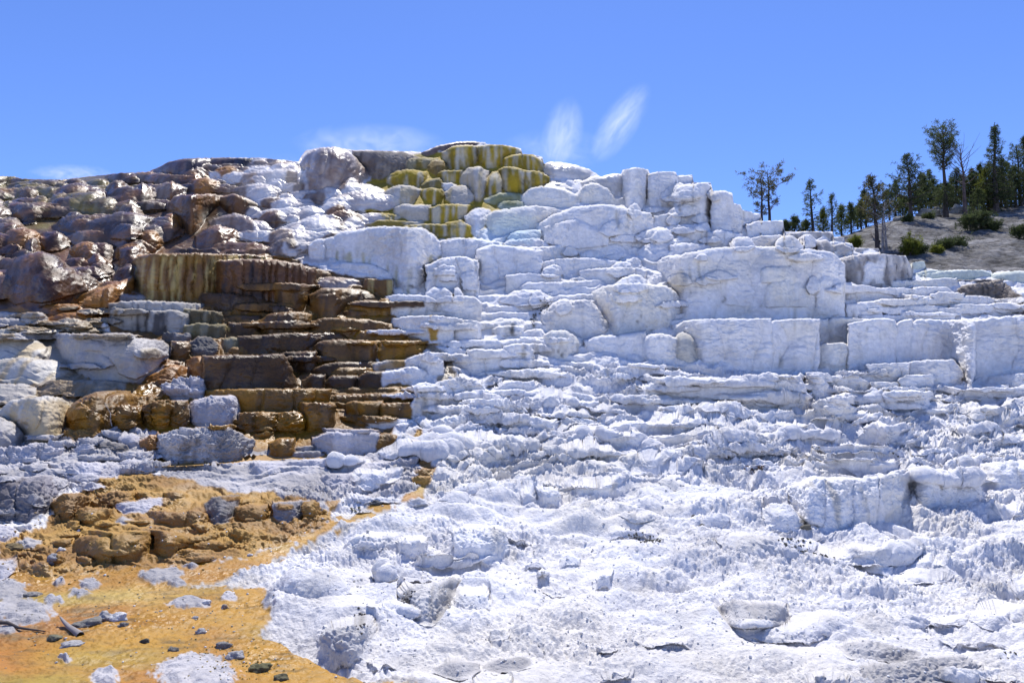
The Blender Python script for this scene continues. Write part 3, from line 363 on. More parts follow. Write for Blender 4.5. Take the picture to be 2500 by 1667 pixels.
PROF = {
 -300: [(1790,4.9),(1667,5.8),(1400,9),(1250,11.5),(1120,14),(1000,17),(900,20),(800,23),(700,27),(600,32),(500,40),(430,52)],
 350: [(1790,4.9),(1667,5.8),(1400,9),(1250,11.5),(1120,14.2),(1000,17.3),(900,20.3),(800,23.3),(700,27),(600,31.5),(500,38),(430,45),(380,51)],
 700: [(1790,4.9),(1667,5.9),(1400,9.3),(1250,11.8),(1140,14.5),(1110,15.8),(1000,18.5),(900,21.3),(800,24),(700,27),(600,30.5),(500,35),(430,39),(380,43)],
 1100: [(1790,4.9),(1667,6),(1400,9.5),(1200,13.2),(1050,17),(950,19.5),(830,23),(700,27),(560,32),(450,36),(345,41)],
 1500: [(1790,4.9),(1667,6),(1400,9.8),(1200,14),(1050,18),(950,21),(850,24),(750,26.5),(650,29.5),(560,33),(480,36),(400,40)],
 1800: [(1790,4.9),(1667,6),(1400,10),(1200,14),(1000,20),(900,23),(800,26),(700,29),(600,33),(500,37.5),(420,41)],
 2100: [(1790,4.9),(1667,6),(1400,10.2),(1200,14.5),(1000,20.5),(900,24),(800,27.5),(700,32),(620,37),(540,42)],
 2400: [(1790,4.9),(1667,6),(1400,10.5),(1200,15),(1000,21),(900,25),(800,29.5),(700,36),(650,41),(600,46)],
 2900: [(1790,4.9),(1667,6),(1400,10.5),(1200,15),(1000,21),(900,25),(800,29.5),(700,36),(650,41),(600,46)]}
_pc = sorted(PROF)
def base_depth(X, Y):
    X = np.asarray(X, float); Y = np.asarray(Y, float)
    X, Y = np.broadcast_arrays(X, Y)
    vals = []
    for c in _pc:
        p = sorted(PROF[c]); ys = np.array([q[0] for q in p], float); ds = np.log(np.array([q[1] for q in p], float))
        s0 = (ds[1] - ds[0]) / (ys[1] - ys[0])
        v = np.interp(Y, ys, ds); v = np.where(Y < ys[0], ds[0] + s0 * (Y - ys[0]), v)
        v = np.where(Y > ys[-1], ds[-1] + (ds[-1] - ds[-2]) / (ys[-1] - ys[-2]) * (Y - ys[-1]), v); vals.append(v)
    out = np.zeros(X.shape)
    for i in range(len(_pc) - 1):
        a, b = _pc[i], _pc[i + 1]
        m = (X >= a) & (X < b) if i < len(_pc) - 2 else (X >= a)
        if i == 0: m = X < b
        t = np.clip((X - a) / (b - a), 0, 1); out = np.where(m, vals[i] * (1 - t) + vals[i + 1] * t, out)
    return np.exp(out)

xs = np.linspace(XA, XB, NX)
ysk = np.interp(xs, sx, sy) + 1.2 * perlin(xs / 9, xs * 0 + .5, seed=3) + .8 * perlin(xs / 4, xs * 0 + .5, seed=4)
tt = np.linspace(0, 1, NY)[:, None]
_k = 60; ysm = np.convolve(np.pad(ysk, _k, mode='edge'), np.hanning(2 * _k + 1) / np.hanning(2 * _k + 1).sum(), mode='valid')
_u = np.linspace(0, 1, 4001); 
def row_y(j, t): return ysm[j] + (YB - ysm[j]) * t + (ysk[j] - ysm[j]) * (1 - t) ** 22
Yg = ysm[None, :] + (YB - ysm)[None, :] * tt + (ysk - ysm)[None, :] * (1 - tt) ** 22
Xg = np.broadcast_to(xs[None, :], Yg.shape).copy()
PXS = (XB - XA) / (NX - 1)
# gently warped survey coordinates, so rims and ends wander
wX = Xg + 3.5 * perlin(Xg / 38, Yg / 26, seed=11) + 1.6 * perlin(Xg / 11, Yg / 9, seed=12)
wY = Yg + 2.6 * perlin(Xg / 60, Yg / 22, seed=13) + 1.3 * perlin(Xg / 10, Yg / 10, seed=14)
near = sstep(-2, 26, Yg - ysk[None, :]); wX = Xg + (wX - Xg) * near; wY = Yg + (wY - Yg) * near
D0 = base_depth(Xg, Yg)

def blur0(a, n=5):
    k = np.ones(2 * n + 1) / (2 * n + 1)
    for ax in (0, 1):
        p = np.pad(a, [(n + 1, n) if q == ax else (0, 0) for q in range(2)], mode='edge'); c = np.cumsum(p, axis=ax)
        a = (c[2 * n + 1:] - c[:-(2 * n + 1)]) / (2 * n + 1) if ax == 0 else (c[:, 2 * n + 1:] - c[:, :-(2 * n + 1)]) / (2 * n + 1)
    return a
def inpoly(px, py, poly):
    inside = np.zeros(px.shape, bool); n = len(poly)
    for i in range(n):
        x1, y1 = poly[i]; x2, y2 = poly[(i + 1) % n]
        if y1 == y2: continue
        c = ((y1 > py) != (y2 > py)) & (px < (x2 - x1) * (py - y1) / (y2 - y1) + x1)
        inside ^= c
    return inside
zX = Xg + 14 * perlin(Xg / 45, Yg / 30, seed=21) + 6 * perlin(Xg / 14, Yg / 10, seed=22)
zY = Yg + 9 * perlin(Xg / 45, Yg / 30, seed=23) + 4 * perlin(Xg / 14, Yg / 10, seed=24)
KK = np.full(Xg.shape, KI['W'], np.int16)
def zone(kind, poly, X=None, Y=None): KK[inpoly(zX if X is None else X, zY if Y is None else Y, poly)] = KI[kind]
zone('A', [(900,1000),(1100,905),(1500,890),(2000,900),(3000,900),(3000,2000),(-400,2000),(-400,1400),(600,1200)])
zone('M', [(-400,300),(760,300),(760,560),(700,640),(330,720),(0,760),(-400,760)])
zone('MY', [(-400,300),(330,300),(330,460),(180,520),(110,560),(-400,580)])
zone('ML', [(330,300),(760,300),(700,520),(330,500)])
zone('P', [(560,380),(700,300),(1040,300),(1030,420),(935,470),(930,560),(880,580),(800,640),(690,640),(640,560),(600,470)])  # glare area of the mounds, given the whitened stone colour
zone('Y', [(880,470),(930,400),(1040,370),(1300,372),(1345,440),(1290,500),(1180,560),(1140,590),(930,570),(890,540)])
zone('SK', [(1300,345),(1301,346),(1302,345)])
zone('OR', [(-400,760),(0,760),(180,720),(330,690),(330,760),(230,800),(0,790)])
zone('GO', [(-400,790),(0,780),(200,790),(330,830),(420,880),(350,930),(230,980),(230,1080),(-400,1100)])
zone('B', [(330,640),(690,620),(790,660),(960,690),(975,780),(1060,850),(940,910),(1005,960),(1007,1020),(900,1100),(500,1110),(240,1080),(240,960),(420,900),(280,820),(260,760)])
zone('OB', [(400,940),(900,930),(1007,940),(1007,1020),(880,1075),(500,1100),(250,1090),(230,980)])
zone('LR', [(-400,1080),(180,1075),(300,1040),(400,1060),(370,1140),(300,1180),(130,1200),(120,1265),(-400,1300)])
zone('LR', [(380,1140),(600,1100),(940,1085),(1020,1130),(1000,1200),(800,1225),(560,1205),(400,1170)])
zone('O', [(150,1225),(260,1165),(400,1160),(560,1200),(700,1215),(830,1225),(800,1275),(700,1330),(560,1370),(300,1390),(60,1420),(0,1370),(0,1310),(110,1290)])
OFP = [(-400,1380),(30,1390),(120,1410),(300,1385),(560,1370),(660,1345),(740,1310),(690,1350),(600,1390),(560,1415),(450,1432),(500,1435),(640,1437),(652,1462),(640,1480),(658,1500),(655,1525),(630,1545),(690,1570),(740,1600),(830,1638),(900,1655),(1000,1668),(1100,1700),(1150,1800),(1150,2000),(-400,2000)]
zone('OF', OFP, Xg + .6 * (zX - Xg) + 14 * perlin(Xg / 12, Yg / 7, seed=67) + 8 * perlin(Xg / 4, Yg / 3, seed=68), Yg + .6 * (zY - Yg) + 9 * perlin(Xg / 13, Yg / 7, seed=69) + 5 * perlin(Xg / 4, Yg / 3, seed=70))
def near_line(P, wd):
    m = np.full(Xg.shape, 1e9)
    for (x1, y1), (x2, y2) in zip(P[:-1], P[1:]):
        dx, dy = x2 - x1, y2 - y1; t = np.clip(((zX - x1) * dx + (zY - y1) * dy) / (dx * dx + dy * dy), 0, 1)
        m = np.minimum(m, np.hypot(zX - x1 - t * dx, (zY - y1 - t * dy) * 1.3))
    return m < wd
KK[near_line([(1015,1062),(1035,1120),(1042,1180)], 13)] = KI['O']
KK[near_line([(1042,1180),(1020,1205),(950,1225)], 10)] = KI['OF']
KK[near_line([(950,1232),(860,1262),(770,1300),(680,1350),(600,1392)], 16 * np.clip(.75 + 1.6 * perlin(Xg / 22, Yg / 12, seed=74), 0, 1.3))] = KI['OF']
KK[near_line([(1060,850),(1090,890),(1100,915),(1080,925)], 12)] = KI['GO']
CRUST = [('I',1330,690,180,55),('I',740,752,75,32),('I',645,828,95,32),('I',500,762,55,25),('I',170,990,260,110),('I',40,820,180,100),('I',1560,930,190,38),('I',520,1370,60,28),('I',860,1530,110,60),('I',1600,1500,330,170),('I',1560,610,80,22),('I',100,960,120,80),('I',1440,745,70,28),('I',440,900,90,30),('I',0,1150,120,40),('I',1880,880,60,40)]
crust = np.full(Xg.shape, -9.)
for fr, cx, cy, rx, ry in CRUST:
    ox, oy, k = FR[fr]; q = 1 - np.hypot((zX - ox - cx * k) / (rx * k), (zY - oy - cy * k) / (ry * k)); crust = np.maximum(crust, q)
crust_s = np.clip(crust, 0, 1).copy(); crust = np.where(crust > -.5, crust + .30 * perlin(Xg / 16, Yg / 9, seed=65) + .22 * perlin(Xg / 6, Yg / 4, seed=66), crust)
KK[(crust > 0)] = KI['LR']

# the bare slope between the ledges is stepped too
STEP = np.array([{'white_slope': .65, 'brown_slope': .2, 'wet_mound_slope': 0., 'rubble_slope': .5, 'ochre_slope': .5}.get(GROUPS[k], 0.) for k in KN])[KK]
STEP = np.where((KK == KI['GO']), .35, STEP); STEP = np.where(KK == KI['A'], .75 * sstep(1330, 1060, Yg), STEP); STEP = np.where(inpoly(Xg, Yg, [(440,600),(700,600),(1000,700),(1000,1000),(240,1000),(240,700)]), np.maximum(STEP, .6), STEP)
sp_ = np.where(np.array([GROUPS[k] == 'brown_slope' for k in KN])[KK], 19., 25.)
sp_ = 24.
v_ = Yg / sp_ + 1.5 * perlin(Xg / 150, Yg / 120, seed=61) + .55 * perlin(Xg / 42, Yg / 40, seed=62) + .15 * perlin(Xg / 12, Yg / 16, seed=63)
STEP = np.where(crust > -.15, 0., STEP)
f_ = v_ - np.floor(v_)
off_ = np.where(f_ > .25, (1 - f_) * sp_, .75 * sp_ * sstep(0, .25, f_))
DS = base_depth(Xg, Yg + off_ * blur0(STEP))
cur = DS.copy()
LID = np.full(Xg.shape, -1, np.int32); TN = np.full(Xg.shape, .5, f32); RG = np.full(Xg.shape, -1., f32)
rx_, ry_, rz_ = ray(Xg, Yg); slope_ = rz_ / ry_
POOL = [(355,1128),(400,1118),(620,1113),(700,1108),(880,1098),(905,1104),(890,1116),(760,1119),(600,1126),(480,1138),(380,1142)]
pool = inpoly(wX, wY, POOL)
pz = 14.6 * math.tan(math.radians(0)) + (-(1128 - 975) / F * 14.3)
with np.errstate(divide='ignore'):
    cur = np.where(pool, np.minimum(D0, np.clip(pz / np.minimum(slope_, -1e-3), 12, 18.5)), cur)

def smooth1(a, n):
    if n < 2: return a
    p = np.pad(a, n, mode='edge'); k = np.ones(2 * n + 1) / (2 * n + 1); return np.convolve(p, k, mode='valid')
def circ(u): u = np.clip(u, 0, 1); return 1 - np.sqrt(np.maximum(0, 1 - (1 - u) ** 2))

rnd = random.Random(5)
def apply_ledge(i, e):
    t = np.array(sorted(e['top'])); b = np.array(sorted(e['bot']))
    x0, x1 = t[0, 0], t[-1, 0]
    ex = 0 if (e.get('dome') or e.get('sub')) else 3.5
    x0 -= ex; x1 += ex
    j0 = max(0, int((x0 - 12 - XA) / PXS)); j1 = min(NX, int((x1 + 12 - XA) / PXS) + 2)
    if j1 - j0 < 3: return
    X = xs[j0:j1]; nsm = max(1, int(min(10, (x1 - x0) / 12) / PXS))
    yt = smooth1(np.interp(X, t[:, 0], t[:, 1]), nsm); yb = smooth1(np.interp(X, b[:, 0], b[:, 1]), nsm)
    sd = (i * 7.13) % 50
    jg = .5 if e['kind'][0] in 'BOY' else 1.
    yt = yt + jg * (1.6 * perlin(X / 16, X * 0 + sd) + .9 * perlin(X / 5, X * 0 + sd + 9))
    if not e.get('sub') and not e.get('fill') and yb.mean() < 1260:
        yb = yb + np.maximum(4, (.38 if e['kind'][0] in 'BO' else .22) * (yb - yt))
    yb = np.maximum(yb + 2.0 * perlin(X / 20, X * 0 + sd + 3), yt + 3)
    db = base_depth(X, yb)
    jj = np.clip(((yb - ysm[j0:j1]) / (YB - ysm[j0:j1]) * (NY - 1)).astype(int), 0, NY - 1)
    if e.get('sub') or e.get('fill'):
        Wm = (x1 - x0) / F * db.mean()
        c = cur[jj, np.arange(j0, j1)]
        db = np.minimum(db, c - e.get('pro', min(.2, .10 * Wm)))
    db = smooth1(db, 6)
    r0 = int(np.clip(((yt - 45 - ysm[j0:j1]) / (YB - ysm[j0:j1]) * (NY - 1)).min(), 0, NY - 1)); r1 = int(np.clip(((yb + 20 - ysm[j0:j1]) / (YB - ysm[j0:j1]) * (NY - 1)).max() + 2, 1, NY))
    if r1 - r0 < 2: return
    sl = (slice(r0, r1), slice(j0, j1))
    GX, GY = wX[sl], wY[sl]
    YT = np.interp(GX, X, yt); YBt = np.interp(GX, X, yb); DB = np.interp(GX, X, db)
    m = DB / F
    ht = np.maximum((YBt - YT) * m, .03); a = (GY - YT) * m; bb = (YBt - GY) * m; l = np.minimum(GX - x0, x1 - GX) * m
    Wm = (x1 - x0) * m.mean(); hm = float(ht.mean())
    ok = (a >= 0) & (bb >= 0) & (l >= 0)
    sunk = GX * m  # metres along the face
    if e.get('dome'):
        rt = np.minimum(.95 * ht, 1.6); rs = min(.48 * Wm, 1.5); at, as_ = .8, .75
        at = .9; as_ = .75
    else:
        sc_ = 1.5 if yb.mean() > 1150 else .6 if e['kind'] in ('W', 'WC', 'WS') else 1.
        rt = np.minimum(e.get('rt', .25) * sc_, .8 * ht); rs = min(e.get('rs', .35) * sc_, .45 * Wm); at = as_ = 1.0
    dep = DB + at * rt * circ(a / rt) + as_ * rs * circ(l / rs)
    lob, lw = e.get('lob', 0), e.get('lw', .8)
    if lob == 0 and not e.get('dome') and Wm > 1.2: lob, lw = .07, min(1.0, Wm / 2.5)
    if lob:
        u = sunk / lw + .45 * perlin(sunk / lw * .6, GY * m / 1.5 + sd) + sd
        k = np.floor(u); fr_ = u - k
        hsh = np.sin(k * 12.9898 + sd) * 43758.5453; hsh = hsh - np.floor(hsh)
        pil = np.sqrt(np.maximum(0, 1 - (2 * fr_ - 1) ** 2)) * (.45 + .55 * hsh)
        dep = dep - lob * (pil - .5) * sstep(0, .25, a / ht + .1)
    un = .6 * e.get('under', .12 if not e.get('dome') else .25) * min(1.0, hm)
    q = np.clip(1 - bb / (.55 * ht), 0, 1); dep = dep + un * q * q
    dep = dep + (.55 * np.minimum(bb, ht) * np.clip(e.get('rg', .7), .5, 1) if yb.mean() > 1150 and not e['kind'] in ('O',) else .10 * bb)
    # long waves in the face
    dep = dep + .10 * min(1, hm) * perlin(sunk / .9, GY * m / .7 + sd, seed=5)
    cu = cur[sl]; win = ok & (dep < cu)
    kk = 1.0 if e.get('dome') else (.05 if yb.mean() < 1130 else .22)
    if e['kind'][0] in 'BOY' or e.get('hard'): kk *= .35
    hh = np.clip(.5 + .5 * (cu - dep) / kk, 0, 1); sm = cu * (1 - hh) + dep * hh - kk * hh * (1 - hh)
    cur[sl] = np.where(ok, np.minimum(cu, sm), cu)
    LID[sl] = np.where(win, i, LID[sl]); TN[sl] = np.where(win, np.clip(a / ht, 0, 1), TN[sl])
    RG[sl] = np.where(win, e.get('rg', -1), RG[sl])
    if e['kind'] != '=': KK[sl] = np.where(win, KI[e['kind']], KK[sl])
    else: e['any'] = 1

# ------------------------------------------------------------------ smaller unnamed ledges scattered over the slope
def scatter(n, poly, kind, wr, hr, dome=0, rg=None, seed=1, clear=None, rt=None, lob=0):
    r = random.Random(seed); P = np.array(poly); out = []
    tries = 0
    while len(out) < n and tries < n * 30:
        tries += 1
        x = r.uniform(P[:, 0].min(), P[:, 0].max()); y = r.uniform(P[:, 1].min(), P[:, 1].max())
        if not inpoly(np.array([x]), np.array([y]), poly)[0]: continue
        wd = r.uniform(*wr) * (.6 + .8 * r.random()); h = r.uniform(*hr); sk = r.uniform(-.25, .25) * h
        k = kind(x, y, r) if callable(kind) else kind
        top = [(x - wd / 2, y - h * .45 - sk), (x - wd * .25, y - h * .9 - sk * .5), (x + wd * .05, y - h), (x + wd * .28, y - h * .9 + sk * .5), (x + wd / 2, y - h * .45 + sk)] if dome else \
              [(x - wd / 2, y - h * .75 - sk), (x - wd * .3, y - h - sk * .5), (x + wd * .25, y - h * .97 + sk * .5), (x + wd / 2, y - h * .75 + sk)]
        bot = [(x - wd / 2, y - h * .25), (x - wd * .2, y + h * .05), (x + wd * .2, y), (x + wd / 2, y - h * .2)]
        e = dict(kind=k, top=top, bot=bot, name=None, fill=1, dome=dome)
        if rg is not None: e['rg'] = rg
        if rt: e['rt'] = rt
        if lob: e['lob'] = lob; e['lw'] = r.uniform(.4, .9)
        out.append(e)
    return sorted(out, key=lambda e: e['bot'][1][1])
def km(x, y, r):
    if y < 520 and x < 260 + 100 * r.random(): return r.choice(['MY', 'MY', 'ML', 'M'])
    if x > 560: return r.choice(['P', 'P', 'ML'])
    if y > 600: return r.choice(['M', 'DM', 'M', 'OR'])
    return r.choice(['M', 'ML', 'M', 'DV', 'OR'])
def sc(e, a): 
    return e
BACK = scatter(150, [(-260,436),(150,446),(420,430),(420,520),(-260,540)], km, (40, 110), (14, 26), dome=1, seed=2) + \
       scatter(170, [(-260,500),(420,470),(430,560),(300,720),(-260,760)], km, (50, 120), (26, 52), dome=1, seed=3) + \
       scatter(50, [(420,420),(700,400),(740,460),(640,480),(420,470)], km, (50, 120), (16, 34), dome=1, seed=4) + \
       scatter(75, [(600,520),(640,440),(920,430),(920,540),(860,600),(720,640),(640,600)], km, (60, 130), (22, 46), dome=1, seed=5)
for e in BACK: e['fill'] = 0
FRONT = scatter(22, [(900,1130),(2760,1050),(2760,1667),(1100,1667),(700,1450)], 'A', (70, 220), (14, 44), rg=1.0, seed=26, rt=.2, lob=.12) + scatter(9, [(-200,790),(150,760),(420,860),(400,930),(-200,960)], lambda x, y, r: r.choice(['PY','G','GO']), (60, 150), (12, 30), seed=27, dome=1) + scatter(60, [(1000,930),(1300,900),(2500,930),(2760,930),(2760,1120),(1000,1120)], 'A', (50, 190), (9, 26), rg=.8, seed=6, rt=.2, lob=.1) + \
        scatter(50, [(800,1130),(2760,1100),(2760,1667),(1000,1667),(660,1450)], 'A', (40, 150), (9, 26), rg=1.0, seed=7, dome=0, rt=.2, lob=.1) + \
        scatter(22, [(1200,700),(1500,560),(2050,600),(2070,740),(1500,760),(1300,830),(1200,830)], 'W', (40, 120), (16, 44), seed=8, rt=.25, dome=1) + \
        scatter(14, [(1330,560),(1560,470),(1780,480),(1900,560),(1800,600),(1400,600)], 'W', (35, 90), (14, 40), seed=9, rt=.25, dome=1) + \
        scatter(50, [(950,800),(1300,780),(1450,880),(2500,960),(2500,1010),(1000,1010)], 'W', (50, 150), (8, 24), seed=10, rg=.5, rt=.15, lob=.1) + \
        scatter(26, [(120,1220),(760,1215),(760,1290),(560,1370),(100,1390)], 'O', (30, 90), (8, 22), rg=1., seed=12, rt=.15) + \
        scatter(7, [(400,960),(960,960),(900,1080),(420,1090)], lambda x, y, r: r.choice(['OB','OB','O','L']), (40, 120), (8, 18), rg=1., seed=13, rt=.12) + \
        scatter(26, [(-200,1100),(330,1060),(380,1150),(120,1250),(-200,1270)], 'LR', (40, 120), (10, 26), rg=1., seed=14, rt=.2) + \
        scatter(22, [(2080,700),(2500,720),(2500,770),(2080,780)], 'W', (50, 160), (9, 20), seed=15, rt=.15, lob=.1) + \
        scatter(10, [(560,700),(940,720),(960,870),(560,900)], lambda x, y, r: r.choice(['B', 'BD', 'BO']), (60, 160), (9, 20), seed=16, rt=.1, lob=.08) + \
        scatter(14, [(60,740),(330,770),(330,830),(60,830)], 'GO', (60, 130), (9, 18), seed=17, dome=1)
MAIN = [e for e in LEDGES if not e.get('sub')]; SUBS = [e for e in LEDGES if e.get('sub')]
MAIN = sorted(BACK + MAIN, key=lambda e: np.mean([p[1] for p in e['bot']]))
ALL = MAIN + SUBS + FRONT
for i, e in enumerate(ALL): apply_ledge(i, e)
LID[pool & (LID < 0)] = -2
RG[(crust > 0) & (LID < 0)] = .22
# ------------------------------------------------------------------ points, rough stone surface
P = point(Xg, Yg, cur).astype(f32)
def blur2(a, n):
    k = 2 * n + 1
    for ax in (0, 1):
        p = np.pad(a, [(n + 1, n) if q == ax else (0, 0) for q in range(a.ndim)], mode='edge').astype(np.float64)
        c = np.cumsum(p, axis=ax); s1 = [slice(None)] * a.ndim; s2 = [slice(None)] * a.ndim
        s1[ax] = slice(k, None); s2[ax] = slice(None, -k); a = ((c[tuple(s1)] - c[tuple(s2)]) / k).astype(f32)
    return a
def grid_normals(P):
    du = np.empty_like(P); dv = np.empty_like(P)
    du[:, 1:-1] = P[:, 2:] - P[:, :-2]; du[:, 0] = P[:, 1] - P[:, 0]; du[:, -1] = P[:, -1] - P[:, -2]
    dv[1:-1] = P[2:] - P[:-2]; dv[0] = P[1] - P[0]; dv[-1] = P[-1] - P[-2]
    n = np.cross(dv, du); n /= np.linalg.norm(n, axis=2, keepdims=True) + 1e-9
    return n
N0 = grid_normals(blur2(P, 2)); N0 = blur2(N0, 3); N0 /= np.linalg.norm(N0, axis=2, keepdims=True) + 1e-9
if (N0[..., 1].mean() > 0): N0 = -N0
def kmap(key): return np.array([KINDS[k][key] for k in KN], f32)[KK]
rg = np.where(RG >= 0, np.where(Yg > 1150, RG * .5, RG), kmap('rg')); rg = blur2(rg.astype(f32), 2); mi = blur2(kmap('mi'), 2)
px, py_, pz_ = P[..., 0], P[..., 1], P[..., 2]
o1 = np.abs(perlin(px / 1.15, py_ / 1.15, pz_ / .75, 1)); o2 = np.abs(perlin(px / .46, py_ / .46, pz_ / .32, 2))
o3 = np.abs(perlin(px / .19, py_ / .19, pz_ / .14, 3)); o4 = perlin(px / .075, py_ / .075, pz_ / .06, 4); o5 = perlin(px / .032, py_ / .032, pz_ / .028, 8)
vary = .25 + 1.15 * np.clip(.5 + 1.0 * perlin(px / 2.6, py_ / 1.8, pz_ / 1.6, 5) + .5 * perlin(px / .9, py_ / .7, pz_ / .6, 55), 0, 1)
dist = np.sqrt(px * px + py_ * py_); ds = np.clip(dist / 16, .38, 1.15)
o6 = perlin(px / .30, py_ / .30, pz_ / .17, 52)
rough = ds * (.13 * o1 + .085 * o2 + .085 * o3 + .05 * o6) + np.clip(dist / 12, .7, 1.0) * (.050 * np.abs(o4) * 1.3 + .022 * o5) + .018 * perlin(px / .13, py_ / .13, pz_ / .09, 72) - .05
# fine stacked lips on the standing faces
ph = pz_ / .23 + 1.5 * perlin(px / .9, py_ / .9, pz_ / 1.2, 6) + .5 * perlin(px / .3, py_ / .3, pz_ / .5, 7)
fr1 = ph - np.floor(ph); saw = np.where(fr1 < .8, fr1 / .8, (1 - fr1) / .2)
standing = np.clip(1.2 - np.abs(N0[..., 2]) * 1.4, 0, 1)
disp = rg * vary * rough * 1.0 + mi * (.022 * (saw - .4) + .10 * (.35 - np.abs(perlin(px / .62, pz_ / .21, py_ / 1.2, 60))) + .055 * (.35 - np.abs(perlin(px / .26, pz_ / .10, py_ / .5, 61)))) * standing * np.clip(.5 + perlin(px / 1.7, py_ / 1.7, pz_ / 1.1, 9), 0, 1) + .022 * (1 - rg) * (o2 + o3 * .6 - .3)
sv_ = np.linalg.norm(np.gradient(P, axis=0), axis=2) / (cur / F * 1.5); sh_ = np.linalg.norm(np.gradient(P, axis=1), axis=2) / (cur / F * 2)
stretch = np.maximum(blur2(sv_.astype(f32), 1), blur2(sh_.astype(f32), 1)); disp = disp + standing * mi * (.05 * perlin(px * 2.4, pz_ * .5, None, 63) + .03 * perlin(px * 6, pz_ * .9, None, 64))
isA = np.isin(KK, [KI[k] for k in ('A', 'LR', 'O')]); disp = disp * np.clip(np.where(isA, 7, 5) / stretch, .15, 1)
isA = np.isin(KK, [KI[k] for k in ('A', 'LR')]); disp = disp + blur2(((KK == KI['A']) & (crust < -.1)).astype(f32), 6) * np.clip(dist / 12, .4, 1) * (.30 * perlin(px / 3.1, py_ / 2.2, pz_ / 2, 53) + .24 * perlin(px / 1.3, py_ / .8, pz_, 54) + .22 * np.abs(perlin(px / .8, py_ / .6, pz_, 59)) - .06)
isOF = (KK == KI['OF']); of = blur2(isOF.astype(f32), 1)
ofm = blur2(isOF.astype(f32), 5); ofm = np.minimum(1, ofm * 1.0); disp = (1 - ofm) * disp + ofm * (.018 * (o2 - .2) + .012 * o3 + .012 * o4 + .006 * o5 + .03 * perlin(px / 1.6, py_ / .7, pz_, 10) + .012 * np.abs(perlin((px + py_ * .5) / .5, (py_ - px * .3) / .13, None, 56)))
disp = disp + .035 * sstep(0, .5, crust_s) + .03 * blur2((crust > 0).astype(f32), 3) * (o3 + o4 * .6)
disp = np.where(LID == -2, .004 * perlin(px / .25, py_ / .12, pz_, 10), disp)
edge = np.minimum(1, tt * 60); disp = disp * (.3 + .7 * edge)
P = P + N0 * disp[..., None].astype(f32)

# ------------------------------------------------------------------ stone colour (with sun glare whitened into the pale wet kind)
px, py_, pz_ = P[..., 0], P[..., 1], P[..., 2]
def crow(key): return np.array([KINDS[k][key] for k in KN], f32)[KK]
c1, c2, c3 = crow('c1'), crow('c2'), crow('c3'); st = kmap('st'); fq = kmap('fq')
nA = .5 + .75 * perlin(px / 1.3, py_ / 1.3, pz_ / .9, 31) + .35 * perlin(px / .4, py_ / .4, pz_ / .35, 32)
a = sstep(.2, .8, nA)[..., None]
C = c1 * (1 - a) + c2 * a
lidf = (LID * 3.7) % 97
s1_ = .8 * perlin(px * fq, pz_ * .22 + lidf, None, 33) + .5 * perlin(px * fq * 2.7, pz_ * .5 + lidf, None, 34) + .45 * perlin(px * fq * .3, pz_ * .15 + lidf, None, 35) + .3 * perlin(px * fq * 6, pz_ * 2.2 + lidf, None, 36)
onface = (LID >= 0) * sstep(.0, .12, TN)
iBF = (KK == KI['BF'])
s_ = sstep(.12, .42, s1_ + .15) * onface
s_ = np.where(iBF, sstep(-.1, .35, s1_ + .9 * (TN - .55)) * onface, s_)
sa = (np.clip(st * 1.5, 0, .95) * s_)[..., None]
C = C * (1 - sa) + c3 * sa
def paint(mask, col, amt):
    global C
    a = (mask * amt)[..., None]; C = C * (1 - a) + np.array(col, f32) * a
lid_of = lambda f: [i for i, e in enumerate(ALL) if f(e)]
for i in lid_of(lambda e: e.get('drip')):
    m = (LID == i) & (TN > .45); paint(m, (.50, .44, .22), .75 * sstep(.25, .5, perlin(px * 3.5, pz_ * .5, None, 41) + .2 * (TN > .6)))
for i in lid_of(lambda e: e['kind'] == 'WS'):
    ox, oy, k = FR['F']; m = (LID == i) & (np.abs(wX - (ox + 1530 * k)) < 10.5 + 1.5 * np.sin(Yg / 7)); paint(m, (.50, .29, .03), .93)
for i in lid_of(lambda e: e.get('dirty')):
    paint(LID == i, (.20, .18, .17), .8 * sstep(.15, .4, perlin(px * 1.4, pz_ * .5, None, 42) + .5 * perlin(px * 4, pz_ * 2, None, 43)))
for i in lid_of(lambda e: e['kind'] == 'SK'):
    paint((LID == i) & (wX > 580) & (wX < 655), (.025, .022, .03), .9)
wh_ = np.isin(KK, [KI[k] for k in ('W', 'WC', 'A')]).astype(f32)
paint(wh_ * sstep(.12, .5, perlin(px / 2.3, py_ / 2.3, pz_ / 1.1, 65) + .35 * perlin(px / .5, py_ / .5, pz_ / .5, 66)), (.72, .68, .60), .4)
paint(wh_ * sstep(.15, .5, perlin(px / 1.7 + 9, py_ / 1.7, pz_ / .7, 67) + .4 * perlin(px / .35, py_ / .35, pz_ / .25, 68)), (.58, .565, .57), .30)
paint(wh_ * onface * sstep(.2, .5, perlin(px * 5, pz_ * .6, None, 69) * (.4 + perlin(px / 1.8, pz_ / 1.5, None, 70))), (.40, .36, .28), .55)
shore = np.clip(blur2(isOF.astype(f32), 14) * 2, 0, 1) * (~isOF)
paint(wh_ * shore * sstep(.0, .4, perlin(px / .3, py_ / .3, pz_ / .3, 71) + .3 * shore), (.42, .33, .18), .6)
paint(wh_ * sstep(.3, .8, shore), (.42, .41, .40), .5)
